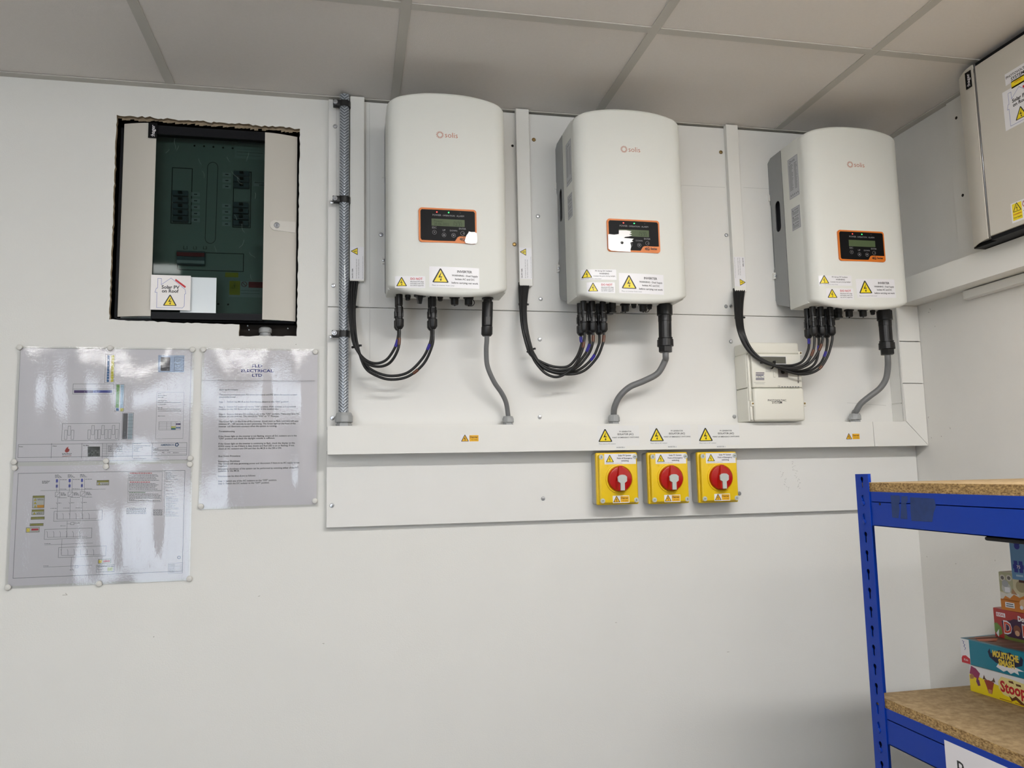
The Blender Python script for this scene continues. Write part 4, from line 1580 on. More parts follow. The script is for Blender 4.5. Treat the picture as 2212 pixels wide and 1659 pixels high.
g1c = lambda x, y: (220 + x / 2.962, 180 + y / 2.962)
for (xa_, ya_, xb_, yb_) in ((452, 540, 570, 900), (845, 562, 950, 925), (486, 1078, 905, 1205)):
    a, b = hp(*g1c(xa_, ya_), IY), hp(*g1c(xb_, yb_), IY)
    bk.frame(a[0], b[1], b[0], a[1], .002, M_INK, 1)
for (xa_, ya_, xb_, yb_, n) in ((452, 690, 560, 895, 5), (842, 565, 950, 680, 3), (840, 765, 945, 920, 4)):
    for k in range(n):
        y0_, y1_ = ya_ + (yb_ - ya_) * k / n, ya_ + (yb_ - ya_) * (k + 1) / n
        a, b = hp(*g1c(xa_ + 4, y0_), IY), hp(*g1c(xb_ - 4, y1_), IY)
        o = MB().bbox(a[0], b[0], HY(IY), HY(IY - .012), b[1] + .0006, a[1] - .0006, .0012, 1).build('breaker', M_BREAK, hb)
        mxp = (a[0] + b[0]) / 2
        MB().box(mxp - .004, mxp + .006, HY(IY - .012), HY(IY - .020), (a[1] + b[1]) / 2 - .003, (a[1] + b[1]) / 2 + .003).build('toggle', M_INK, o)
    for k in range(n):
        yy = ya_ + (yb_ - ya_) * (k + .5) / n
        sx_ = xb_ + 12 if xa_ < 600 else xa_ - 70
        quad(bk, *g1c(sx_, yy - 14), *g1c(sx_ + 55, yy + 14), M_WHITE, 1)
        quad(bk, *g1c(sx_ + 18, yy - 4), *g1c(sx_ + 38, yy + 4), M_INKG, 2)
a, b = hp(*g1c(486, 1078), IY), hp(*g1c(664, 1170), IY)
ms = MB().bbox(a[0], b[0], HY(IY), HY(IY - .014), b[1], a[1], .0015, 1).build('main_switch', M_BREAK, hb)
zt = a[1] - b[1]
MB().box(a[0] + .001, b[0] - .001, HY(IY - .014), HY(IY - .019), a[1] - zt * .42, a[1] - zt * .15).build('switch_bar', mat('switch_red', rgb(200, 60, 70), .4), ms)
MB().box(a[0] + .001, b[0] - .001, HY(IY - .0141), HY(IY - .0146), b[1] + zt * .08, b[1] + zt * .30).build('switch_label', M_WHITE, ms)
# busbar slot outline, screw holes, inner stickers
cx_, top_, bot_ = 706, 505, 1025
pts = []
for k in range(9):
    an = math.pi * k / 8
    pts.append(hp(*g1c(cx_ + 4 + 33 * math.cos(an), top_ + 33 - 33 * math.sin(an)), IY))
for k in range(9):
    an = math.pi + math.pi * k / 8
    pts.append(hp(*g1c(cx_ - 12 + 33 * math.cos(an), bot_ - 33 - 33 * math.sin(an)), IY))
bk.stroke(pts, .0018, M_INKG, 1, True)
for x, y in ((593, 400), (654, 403), (714, 407), (776, 412), (837, 416), (745, 1412), (808, 1415)):
    a = hp(*g1c(x, y), IY)
    bk.disc(a[0], a[1], .0028, M_INK, 1)
for k, s in enumerate(('L1', 'L2', 'L3')):
    a = hp(*g1c(522 + 63 * k, 1062), IY)
    bk.text(s, a[0], a[1], a[0] + .010, M_INK, 1, bold=0)
quad(bk, *g1c(853, 365), *g1c(1040, 490), mat('pale_notice', rgb(220, 226, 222), .5), 1)
for k in range(5):
    quad(bk, *g1c(862, 380 + 20 * k), *g1c(1030 - 10 * (k % 3), 388 + 20 * k), M_INKG, 2)
quad(bk, *g1c(970, 625), *g1c(1045, 662), M_WHITE, 1)
a, b = hp(*g1c(978, 640), IY), hp(*g1c(1095, 640), IY)
bk.text('PHOTOVOLTAIC', a[0], a[1], b[0], M_INK, 2, bold=.02)
a, b = hp(*g1c(1008, 657), IY), hp(*g1c(1062, 657), IY)
bk.text('SYSTEM', a[0], a[1], b[0], M_INK, 2, bold=.02)
quad(bk, *g1c(790, 1210), *g1c(873, 1242), M_YEL, 1)
quad(bk, *g1c(815, 1262), *g1c(1045, 1372), M_WHITE, 1)
quad(bk, *g1c(817, 1264), *g1c(884, 1355), M_YEL, 2)
a = hp(*g1c(850, 1312), IY)
bk.bolt(a[0], a[1], .017)
c_ = hp(*g1c(911, 1286), IY)
bk.ring(c_[0], c_[1], .0068, .0013, M_INKR, 3)
bk.stroke([(c_[0] - .0048, c_[1] + .0048), (c_[0] + .0048, c_[1] - .0048)], .0013, M_INKR, 3)
quad(bk, *g1c(940, 1270), *g1c(1045, 1310), M_INKR, 3)
quad(bk, *g1c(888, 1325), *g1c(1010, 1330), M_INKG, 3)
quad(bk, *g1c(888, 1343), *g1c(1010, 1348), M_INKG, 3)
bk.build('inner_print', hb, lambda u, v, o: (u, HY(IY) - o, v), base=.0003, step=.0002)
# door: tinted acrylic between two curved metal panels
a, b = hp(342, 270, .004), hp(567, 684, .004)
gx0, gx1 = hp(332, 480, .004)[0], hp(571, 480, .004)[0]
MB().box(gx0 - .004, gx1 + .004, HY(.004), HY(.008), .016, hh - .014).build('door_glass', M_GLASS, hb)
sg = Print()
M_SCR = mat('pale_scratch', rgb(112, 130, 124), .5)
for (x, y, ln, n_) in ((470, 350, 12, 7), (430, 420, 9, 5), (490, 400, 7, 6), (640, 560, 10, 6), (830, 560, 10, 9), (870, 600, 9, 8), (940, 440, 12, 6), (800, 470, 8, 6), (895, 900, 10, 7),
                       (910, 1000, 11, 7), (945, 1080, 9, 7), (720, 1040, 10, 5), (850, 840, 9, 5), (980, 700, 8, 6), (950, 1220, 9, 5), (620, 480, 14, 4)):
    ang = random.uniform(-1.9, -.9)
    pts_ = []
    for _ in range(n_):
        pts_.append(hp(*g1c(x, y), .004))
        ang += random.uniform(-.5, .5)
        x += ln * math.cos(ang)
        y -= ln * math.sin(ang)
    sg.stroke(pts_, .0005, M_SCR, 1)
sg.build('scratches', hb, lambda u, v, o: (u, HY(.004) - o, v))
MB().box(gx0, gx1, HY(.002), HY(.022), hh - .026, hh - .002).build('door_top_rail', M_HAGBLK, hb)
MB().box(gx0, gx1, HY(.002), HY(.022), .002, .020).build('door_bottom_rail', M_HAGBLK, hb)


def curved_panel(name, x_out, x_in, z0, z1):
    n = 8
    vs, fs = [], []
    for k in range(n + 1):
        t = k / n
        x = x_out + (x_in - x_out) * t
        y = .016 - .018 * math.sin(t * math.pi / 2)
        vs += [(x, HY(y), z0), (x, HY(y), z1), (x, HY(y + .003), z0), (x, HY(y + .003), z1)]
    for k in range(n):
        A, B = 4 * k, 4 * k + 4
        fs += [(A, A + 1, B + 1, B), (A + 2, B + 2, B + 3, A + 3), (A, B, B + 2, A + 2), (A + 1, A + 3, B + 3, B + 1)]
    fs += [(0, 2, 3, 1), (4 * n, 4 * n + 1, 4 * n + 3, 4 * n + 2)]
    mb = MB().add(vs, fs, 0, True)
    return mb.build(name, M_HAG, hb)


x_lo, x_li = .010, gx0 + .001
pl_ = curved_panel('door_panel', x_lo, x_li, .008, hh + .002)
x_ri, x_ro = gx1 - .001, hw - .002
pr_ = curved_panel('door_panel', x_ro, x_ri, .004, hh - .004)
# lock plate and key lock
lk = hp(598, 486, -.004)
tong = [(hw - .004, lk[1] + .016), (lk[0], lk[1] + .013)] + [(lk[0] - .003 + .0155 * math.cos(math.radians(90 + 22.5 * k)), lk[1] + .0145 * math.sin(math.radians(90 + 22.5 * k))) for k in range(9)] + [(lk[0], lk[1] - .014), (hw - .004, lk[1] - .015)]


def on_right_panel(u, d):
    t = min(max((u - x_ro) / (x_ri - x_ro), 0), 1)
    return HY(.016 - .018 * math.sin(t * math.pi / 2)) - .0026 + d


lp_ = MB().plate(tong, [], lambda u, v, d: (u, on_right_panel(u, d), v), .0022).build('lock_plate', mat('lock_plate_grey', rgb(212, 208, 200), .4), hb)
lo_ = MB().lathe([(.0078, 0), (.0078, .002), (.006, .003), (.0058, .0022)], (lk[0], on_right_panel(lk[0], 0), lk[1]), 'y', 20).build('key_lock', M_STEEL, hb)
MB().box(lk[0] - .0007, lk[0] + .0007, on_right_panel(lk[0], 0) - .0034, on_right_panel(lk[0], 0) - .0020, lk[1] - .004, lk[1] + .004).build('keyhole', M_INK, lo_)
# maker's badge, stickers


def rot_badge(parent, u0, v0, w, h, mapper):
    """Dark badge with upright white lettering reading upwards; mapper(u, v, o)."""
    pr = Print()
    pr.text(':hager', .004, h * .27, w - .006, M_WHITE, 1, bold=.012)
    return sticker(parent, 'badge', 0, 0, w, h, 0, M_PANELBLK, pr, mapper, th=.0008)


by = HY(-.0045)
ba, bb2 = hp(321, 265, -.004), hp(339, 299, -.004)
rot_badge(hb, 0, 0, ba[1] - bb2[1], bb2[0] - ba[0], lambda u, v, o: (bb2[0] - v, by - o, bb2[1] + u))


def solar_sticker(p, A, B, w):
    out = [(.16, .06), (.16, .50), (.11, .50), (.14, .62), (.17, .62), (.17, .90), (.26, .90), (.26, .72), (.50, .92), (.86, .60), (.88, .48), (.85, .46), (.85, .12), (.80, .06)]
    p.stroke([(A(x), B(y)) for x, y in out], w * .009, mat('thin_blue_ink', rgb(96, 110, 180), .5), 1, True)
    p.poly([(A(.62), B(.90)), (A(.88), B(.69)), (A(.86), B(.64)), (A(.60), B(.85))], M_INKR, 1)
    p.text('Solar PV', A(.27), B(.61), A(.72), M_INK, 2, bold=.025)
    p.text('on Roof', A(.28), B(.50), A(.70), M_INK, 2, bold=.025)
    p.bolt(A(.49), B(.12), w * .33)


sa, sb = hp(327, 594, -.004), hp(411, 671, -.004)
prs = Print()
solar_sticker(prs, lambda u: sa[0] + (sb[0] - sa[0]) * u, lambda v: sb[1] + (sa[1] - sb[1]) * v, sb[0] - sa[0])
sticker(hb, 'warning_sticker', sa[0], sb[1], sb[0], sa[1], HY(-.0065), mat('glossy_white_sticker', rgb(234, 230, 228), .2), prs)
sa, sb = hp(391, 598, .003), hp(466, 680, .003)
sticker(hb, 'blank_sticker', sa[0], sb[1], sb[0], sa[1], HY(.0035), mat('glossy_pale_sticker', rgb(228, 236, 240), .12, bump=.15, bscale=60), None)
# gland under the board seen through the notch
ng = thing('cable_gland', 'grey cable gland in the dark notch under the recessed fuse board', 'cable gland', P(573, 728, .030), 'grey cable glands')
MB().lathe([(.017, -.030), (.017, .004), (.0145, .005), (.0145, .010), (.017, .011), (.017, .022), (.012, .026)], (0, 0, 0), 'z', 24, rib=.03, ribs=8).build('gland_body', M_GLAND, ng)
for px, py in ((535, 704), (538, 713), (622, 710)):
    q = P(px, py, .052)
    MB().lathe([(.0022, 0), (.0022, .002), (.001, .003)], (q.x - hx, HY(.052), q.z - hz), 'y', 8).build('fixing_screw', M_STEEL, hb)
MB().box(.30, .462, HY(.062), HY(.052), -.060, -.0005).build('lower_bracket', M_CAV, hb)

# ------------------------------------------------------------------ laminated sheets
SY = -.0012


def sheet(label, corners, film_amp, paper_in=.005):
    xs_ = [c.x for c in corners]
    zs_ = [c.z for c in corners]
    x0, x1 = (xs_[0] + xs_[3]) / 2, (xs_[1] + xs_[2]) / 2
    z1, z0 = (zs_[0] + zs_[1]) / 2, (zs_[2] + zs_[3]) / 2
    t = thing('laminated_sheet', label, 'notice', (x0, 0, z0), 'laminated sheets pinned to the wall')
    w, h = x1 - x0, z1 - z0
    MB().box(paper_in, w - paper_in, -.0004, -.0010, paper_in, h - paper_in).build('paper', M_PAPER, t)
    n, m = 60, 44
    vs, fs = [], []
    ph = random.uniform(0, 6)
    for j in range(m + 1):
        for i in range(n + 1):
            u, v = i / n, j / m
            edge = min(1, 6 * min(u, 1 - u)) * min(1, 6 * min(v, 1 - v))
            bow = math.sin(math.pi * v) * (.55 + .45 * math.sin(u * 9 + ph))
            o = .0030 + edge * film_amp * (math.sin(u * 17 + ph + .8 * math.sin(v * 3 + ph)) * .45 + math.sin(u * 41 + 2 * ph + v * 2) * .16) + min(1, 5 * min(u, 1 - u)) * .0052 * bow
            o = max(o, .0026)
            vs.append((u * w, -o, v * h))
    for j in range(m):
        for i in range(n):
            a_ = j * (n + 1) + i
            fs.append((a_, a_ + 1, a_ + n + 2, a_ + n + 1))
    MB().add(vs, fs, 0, True).build('laminate', M_FILM, t)
    return t, x0, z0


def pins(sheet_name, pts):
    for where, px, py in pts:
        p = P(px, py, -.004)
        t = thing('drawing_pin', 'white drawing pin at the %s of %s' % (where, sheet_name), 'pin', (p.x, -.0001, p.z), 'white drawing pins')
        MB().lathe([(.0068, .0030), (.0074, .0048), (.0064, .0066), (.0032, .0078)], (0, 0, 0), 'y', 16).build('head', M_PIN, t)
        MB().lathe([(.0006, -.006), (.0006, .0032)], (0, 0, 0), 'y', 6).build('point', M_STEEL, t)


def s1(x, y):
    return P(x / 5.027, 730 + y / 5.027, 0)


def s2(x, y):
    return P(x / 5.027, 990 + y / 5.027, 0)


def s3(x, y):
    return P(420 + x / 4.483, 740 + y / 4.483, 0)


class SheetPrint(Print):
    def __init__(self, cv, x0, z0):
        super().__init__()
        self.cv, self.x0, self.z0 = cv, x0, z0

    def q(self, x, y):
        p = self.cv(x, y)
        return p.x - self.x0, p.z - self.z0

    def R(self, x0, y0, x1, y1, m, layer=1):
        a, b = self.q(x0, y0), self.q(x1, y0)
        c = self.q(x0, y1)
        self.rect(a[0], c[1], b[0], a[1], m, layer)

    def Fm(self, x0, y0, x1, y1, m=None, w=.0007, layer=2):
        a, b, c = self.q(x0, y0), self.q(x1, y0), self.q(x0, y1)
        self.frame(a[0], c[1], b[0], a[1], w, m or M_INKG, layer)

    def Ln(self, pts, m=None, w=.0006, layer=2):
        self.stroke([self.q(*p) for p in pts], w, m or M_INKG, layer)

    def Tx(self, s, x0, y, x1, m=None, bold=.01, layer=3, h=None):
        a, b = self.q(x0, y), self.q(x1, y)
        self.text(s, a[0], a[1], b[0], m or M_INK, layer, bold, h)

    def blur(self, x0, y, x1, h=6, m=None):
        """Line of print too small to read: word-length dashes."""
        x = x0
        while x < x1:
            wdt = random.uniform(8, 26)
            self.R(x, y - h, min(x1, x + wdt), y, m or M_INKG, 1)
            x += wdt + 5


def K(name, r, g, b):
    return mat('print_' + name, rgb(r, g, b), .55)


SH1, ax, az = sheet('laminated roof plan sheet with coloured panel rows, upper of two landscape sheets', [P(42, 748), P(422, 752), P(412, 1000), P(27, 1000)], .0016)
p1 = SheetPrint(s1, ax, az)
p1.Ln([(225, 110), (2080, 130)]); p1.Ln([(225, 110), (170, 1345)]); p1.Ln([(2080, 130), (2050, 1320)]); p1.Ln([(170, 1345), (2050, 1322)])
p1.Fm(1150, 182, 1250, 486)
for k in range(10):
    p1.R(1170 - k * 1, 190 + k * 29, 1195 - k * 1, 190 + k * 29 + 27, K('blue', 44, 104, 160))
    p1.R(1212 - k * 1, 190 + k * 29, 1243 - k * 1, 190 + k * 29 + 27, K('yellow', 214, 206, 50))
p1.Fm(797, 500, 1240, 610); p1.Ln([(797, 556), (1238, 553)])
p1.R(806, 568, 1012, 598, K('purple', 64, 34, 104)); p1.R(1012, 568, 1220, 596, K('indigo', 58, 72, 156))
p1.Fm(1258, 504, 1356, 798)
p1.R(1266, 508, 1302, 760, K('green', 104, 158, 62)); p1.R(1262, 762, 1292, 792, K('blue', 44, 104, 160))
p1.R(1312, 508, 1348, 760, K('ice', 176, 204, 222)); p1.R(1308, 764, 1342, 796, K('yellow', 214, 206, 50))
for k in range(9):
    p1.Ln([(1310, 530 + k * 28), (1346, 530 + k * 28)], w=.0004)
p1.Fm(1332, 814, 1452, 1108)
p1.R(1338, 820, 1390, 1098, K('slate', 108, 108, 112)); p1.R(1396, 820, 1446, 1098, K('ice2', 176, 192, 200))
for k in range(7):
    p1.Ln([(1336, 860 + k * 38), (1446, 858 + k * 38)], w=.0005)
p1.Fm(680, 930, 1300, 1116)
for x, y in ((705, 1002), (742, 957), (778, 1002), (958, 998), (1000, 952), (1034, 998), (1068, 996), (1108, 951), (1142, 995), (1182, 994), (1222, 950), (1258, 993)):
    p1.Fm(x, y, x + 27, y + 100)
p1.R(1720, 188, 2004, 372, K('paleblue', 178, 196, 222)); p1.R(1748, 210, 1850, 358, K('darkgrey', 90, 90, 96), 2)
p1.Fm(1898, 210, 1996, 358, K('navyline', 80, 90, 120))
for y in (235, 255, 290, 330):
    p1.blur(1912, y, 1962)
p1.Fm(1706, 590, 2000, 1096, w=.0005)
for y, x in ((610, 1750), (630, 1810), (648, 1780), (686, 1820), (704, 1965), (724, 1800), (760, 1765), (776, 1965), (796, 1968), (852, 1795)):
    p1.blur(1716, y, x)
p1.Fm(1728, 912, 1962, 998)
for y in (928, 945, 962, 980):
    p1.Ln([(1728, y), (1962, y)], w=.0005)
for x in (1812, 1860, 1912):
    p1.Ln([(x, 912), (x - 1, 998)], w=.0005)
for x0_, y0_, m in ((1860, 960, K('yellow', 214, 206, 50)), (1860, 975, K('green', 104, 158, 62)), (1860, 986, K('blue', 44, 104, 160)), (1912, 930, K('purple', 64, 34, 104)), (1912, 970, K('blue', 44, 104, 160))):
    p1.R(x0_, y0_, x0_ + 48, y0_ + 13, m)
p1.Fm(202, 1158, 2030, 1300, w=.0008)
for x in (562, 892, 1115, 1445, 1656):
    p1.Ln([(x, 1145), (x - 6, 1305)], w=.0008)
p1.Tx('Notes', 208, 1186, 252); p1.Tx('Client', 572, 1180, 618); p1.Tx('Site Map', 902, 1174, 968)
a, b = p1.q(732, 1215), p1.q(732, 1245)
p1.poly([p1.q(705, 1225), p1.q(722, 1195), p1.q(745, 1180), p1.q(740, 1200), p1.q(757, 1210), p1.q(752, 1232), p1.q(730, 1244), p1.q(712, 1240)], K('crimson', 176, 48, 40), 1)
p1.blur(676, 1258, 780); p1.blur(676, 1270, 778); p1.Ln([(680, 1286), (774, 1280)], K('crimson', 176, 48, 40), .0009)
for j in range(6):
    for i in range(7):
        g = random.choice((48, 62, 78, 92))
        p1.R(955 + i * 19, 1180 + j * 18, 955 + i * 19 + 19, 1180 + j * 18 + 18, K('sat%d' % g, g, g + 4, g + 2))
for y in (1165, 1182, 1200, 1218, 1236, 1254, 1272, 1290):
    p1.Ln([(1115, y), (1440, y - 4)], w=.0005)
for x in (1160, 1225, 1264):
    p1.Ln([(x, 1148), (x - 3, 1300)], w=.0005)
for y in (1178, 1196, 1214, 1232):
    p1.blur(1175, y, 1215); p1.blur(1272, y, 1330)
for y, x in ((1150, 1530), (1174, 1630), (1190, 1550), (1204, 1510), (1220, 1500), (1236, 1522)):
    p1.blur(1452, y, x)
p1.Tx('AMERESCO', 1745, 1172, 1892, K('ameresco', 52, 92, 132), .03)
p1.stroke([p1.q(1905, 1170), p1.q(1908, 1150), p1.q(1930, 1142), p1.q(1940, 1160), p1.q(1925, 1176)], .0022, K('ameresco', 52, 92, 132), 2, True)
for y in (1192, 1212, 1232, 1262):
    p1.Ln([(1656, y), (2028, y - 2)], w=.0005)
for x0_, y, x1_ in ((1664, 1206, 1720), (1664, 1222, 1840), (1664, 1248, 1712), (1760, 1248, 1790), (1820, 1248, 1850), (1880, 1250, 1945), (1448, 1314, 1592), (1662, 1312, 1728)):
    p1.blur(x0_, y, x1_)
p1.build('print', SH1, lambda u, v, o: (u, SY - o, v), base=.00005)
pins('the roof plan sheet', [('upper corner beside the room edge', 42, 750), ('upper middle', 238, 752), ('upper corner beside the procedure sheet', 416, 755), ('lower corner beside the room edge', 30, 998), ('lower middle', 229, 996), ('lower corner beside the procedure sheet', 411, 990)])

SH2, ax, az = sheet('laminated wiring diagram sheet with window glare, lower of two landscape sheets', [P(25, 1003), P(415, 997), P(412, 1252), P(13, 1272)], .0017)
p2 = SheetPrint(s2, ax, az)
p2.Fm(200, 165, 2008, 1300, w=.0009)
for k, ox in enumerate((0, 138, 272)):
    oy = -3 * k
    for i in range(4):
        p2.blur(600 + ox, 184 + oy + i * 9, 640 + ox + 12 * i, 5)
    p2.R(610 + ox, 228 + oy, 632 + ox, 262 + oy, K('cell', 76, 84, 178)); p2.R(609 + ox, 287 + oy, 630 + ox, 318 + oy, K('cell', 76, 84, 178))
    p2.Ln([(620 + ox, 262 + oy), (618 + ox, 360 + oy)]); p2.Ln([(648 + ox, 222 + oy), (646 + ox, 360 + oy)])
    p2.Fm(604 + ox, 368 + oy, 654 + ox, 418 + oy); p2.Ln([(606 + ox, 416 + oy), (652 + ox, 370 + oy)])
    for i in range(4):
        p2.blur(664 + ox, 378 + oy + 9 * i, 706 + ox + 6 * i, 5)
    p2.Ln([(628 + ox, 418 + oy), (622 + ox, 660 + oy)]); p2.Ln([(612 + ox, 480 + oy), (626 + ox, 500 + oy)])
    p2.blur(636 + ox, 430 + oy, 730 + ox, 5); p2.blur(634 + ox, 488 + oy, 670 + ox, 5); p2.blur(550 + ox, 546 + oy, 618 + ox, 4)
    p2.blur(655 + ox, 236 + oy, 730 + ox, 5); p2.blur(650 + ox, 338 + oy, 728 + ox, 5)
p2.Ln([(444, 352), (1146, 334)])
for i in range(4):
    p2.blur(460, 250 + 8 * i, 545 - 8 * i, 5)
for (x0_, y0_, x1_, y1_, n) in ((590, 576, 1112, 684, 6), (488, 772, 1000, 880, 6), (640, 968, 1154, 1078, 6)):
    p2.Fm(x0_, y0_, x1_, y1_)
    for i in range(n):
        xx = x0_ + 30 + i * 70
        p2.Ln([(xx, y0_ + 84), (xx, y0_ + 36), (xx - 8, y0_ + 20)])
    p2.Ln([(x0_ + 30, y0_ + 86), (x0_ + 460, y0_ + 76)])
p2.Ln([(732, 684), (724, 860)]); p2.Fm(770, 696, 806, 722); p2.Ln([(728, 712), (770, 710)])
p2.Ln([(676, 880), (668, 1040)]); p2.Ln([(486, 940), (1010, 920)]); p2.Ln([(778, 1078), (772, 1200)]); p2.Ln([(474, 1182), (1000, 1160)])
p2.Fm(818, 1165, 850, 1190); p2.blur(812, 706, 870, 5); p2.blur(656, 736, 716, 4); p2.blur(486, 930, 550, 5); p2.blur(474, 1172, 528, 5); p2.blur(760, 1214, 808, 5)
AMB = K('amber', 222, 156, 40)
OLV = K('olive', 150, 146, 62)
for (x0_, y0_, x1_, y1_, kind) in ((360, 408, 486, 540, 0), (350, 558, 480, 614, 1), (340, 638, 484, 666, 2), (328, 710, 472, 736, 2), (288, 754, 430, 804, 3), (1055, 240, 1184, 292, 1), (1070, 1098, 1206, 1142, 3)):
    p2.R(x0_, y0_, x1_, y1_, K('pale', 206, 206, 198), 1); p2.Fm(x0_, y0_, x1_, y1_, K('edge', 84, 84, 40), .0009)
    if kind in (0, 1, 2):
        p2.R(x0_ + 3, y0_ + 3, x1_ - 3, y0_ + 22, OLV, 2)
    if kind == 0:
        p2.R(x0_ + 46, y1_ - 32, x1_ - 6, y1_ - 4, AMB, 2)
    if kind == 3:
        p2.R(x0_ + 4, y0_ + 6, x0_ + 38, y1_ - 4, M_YEL, 2); p2.R(x0_ + 56, y0_ + 10, x1_ - 10, y0_ + 30, M_INKR, 2)
    if kind in (0, 1):
        c = p2.q(x0_ + 24, y1_ - 5)
        p2.bolt(c[0], c[1], .006)
        if kind == 0:
            for dy in (38, 74):
                c = p2.q(x0_ + 24, y1_ - 5 - dy)
                p2.bolt(c[0], c[1], .006)
        p2.blur(x0_ + 50, y0_ + 36, x1_ - 8, 5); p2.blur(x0_ + 50, y0_ + 46, x1_ - 14, 5)
p2.Fm(1050, 1160, 1245, 1236); p2.blur(1060, 1176, 1240, 8, M_INK); p2.R(1170, 1182, 1226, 1224, K('lime', 196, 204, 130), 1); p2.Fm(1066, 1186, 1110, 1210)
p2.blur(1150, 1234, 1240, 6, M_INK)
p2.Fm(1396, 156, 1764, 356, w=.0005); p2.Fm(1392, 362, 1754, 480, w=.0005)
p2.blur(1412, 166, 1650, 8, M_INKR); p2.blur(1412, 262, 1630, 8, M_INKR); p2.blur(1405, 376, 1580, 7, K('leaf', 60, 120, 60))
for y, x in ((182, 1710), (196, 1720), (212, 1690), (226, 1700), (242, 1730), (278, 1690), (292, 1720), (306, 1700), (322, 1690), (338, 1710), (392, 1720), (406, 1750), (422, 1740), (436, 1745), (450, 1460), (464, 1740)):
    p2.blur(1402, y, x, 6)
for i in range(7):
    p2.blur(1375, 545 + 10 * i, 1590, 6); p2.blur(1664, 560 + 10 * i, 1765, 5)
p2.Ln([(1794, 130), (1784, 640)], w=.0006)
for i in range(44):
    y = 156 + i * 11
    if 240 < y < 410 and i % 3:
        continue
    p2.blur(1802, y, random.uniform(1850, 1960), 4)
p2.Fm(1830, 1140, 1984, 1252)
for i in range(6):
    p2.Ln([(1830, 1160 + 16 * i), (1984, 1155 + 16 * i)], w=.0005); p2.blur(1836, 1156 + 16 * i, 1900, 5)
p2.ring(*p2.q(1945, 1076), .0032, .0014, K('ameresco', 52, 92, 132), 2)
p2.build('print', SH2, lambda u, v, o: (u, SY - o, v), base=.00005)
pins('the wiring diagram sheet', [('upper corner beside the room edge', 31, 1011), ('upper middle', 229, 1008), ('upper corner beside the procedure sheet', 410, 1003), ('lower corner beside the room edge', 17, 1269), ('lower middle', 214, 1261), ('lower corner beside the procedure sheet', 409, 1250)])

SH3, ax, az = sheet('laminated start-up procedure sheet in portrait format beside the white board', [P(437, 750), P(690, 756), P(688, 1094), P(430, 1100)], .0013)
p3 = SheetPrint(s3, ax, az)
NAVY = K('letterhead', 44, 62, 150)
p3.Tx('FLD', 560, 240, 658, NAVY, .02, h=.0074); p3.Tx('ELECTRICAL', 453, 286, 765, NAVY, .02, h=.0074); p3.Tx('LTD', 560, 331, 655, NAVY, .02, h=.0074)
for s, x0_, x1_, y in (
        ('Start up Procedure :', 240, 432, 464), ('The inverters requires both AC (from the mains) and DC (from the panels) to start', 240, 996, 512), ('generating power.', 240, 405, 534),
        ('Step 1 - Switch the MCB at the Distribution Board to the "ON" position', 238, 912, 582),
        ('Step 2 - Switch AC isolator(s) to the "ON" position. If the inverter is in a remote', 238, 982, 630), ('location to the DB there will be an isolator at this location also', 238, 815, 652),
        ('Step 3 - Ensure that any DC isolators are in the "ON" position. There may be a DC', 237, 1016, 701), ('isolator on the inverter. This should be "ON" or "1" Position', 237, 815, 723),
        ('The Green light on the front of the inverter should start to flash, inverters will take', 236, 1006, 772), ('between 20 - 180 seconds to start generating. The Green light on the front of the', 236, 980, 796),
        ('inverter will illuminate constant when the system is running.', 236, 798, 820), ('Troubleshooting', 236, 390, 868),
        ('If the Green light on the inverter is not flashing, ensure all DC isolators are in the', 235, 990, 916), ('"ON" position and check the daylight outside is sufficient.', 235, 780, 938),
        ('If the Green light on the inverter is continuing to flash, check the display on the', 234, 972, 988), ('KWH meter to see if there is data shown and Red LED is on or flashing. If not,', 234, 968, 1012),
        ('check all AC isolators are ON and that the MCB in the DB is ON.', 233, 845, 1036), ('Shut Down Procedure:', 232, 447, 1108), ('Emergency Shutdown', 231, 440, 1158),
        ('The system will stop generating power and disconnect if there is no AC supply to the', 231, 1016, 1182), ('inverters.', 231, 320, 1204), ('Emergency shutdown of the system can be performed by switching either of the AC', 231, 1006, 1232),
        ('isolators or the MCB.', 231, 435, 1252), ('Inverters can be shut-down as follows:', 231, 592, 1302), ('Step 1- Switch any of the AC isolators to the "OFF" position.', 230, 798, 1350),
        ('Step 2- Switch the DC isolator to the "OFF" position.', 230, 726, 1374)):
    p3.Tx(s, x0_, y, x1_, K('type', 44, 44, 48), .016)
p3.build('print', SH3, lambda u, v, o: (u, SY - o, v), base=.00005)
MB().tube([(.0, -.0052, .3366), (.29, -.0052, .3362)], .0012, 6).build('film_crease', M_FILM, SH3)
pins('the procedure sheet', [('upper corner beside the roof plan', 439, 755), ('upper corner beside the board', 681, 760), ('lower corner beside the wiring diagram', 434, 1094), ('lower corner beside the board', 680, 1082)])

# ------------------------------------------------------------------ wall-mounted fuse board on the side wall
RY0, RZ0, RZ1 = -.427, 1.992, 2.4755
rb = thing('distribution_board', 'grey fuse board mounted high on the side wall with a black frame', 'fuse board', (ROOM_R, RY0, RZ0))
rh = RZ1 - RZ0
RD = -.125


def ry(y):
    return y - RY0


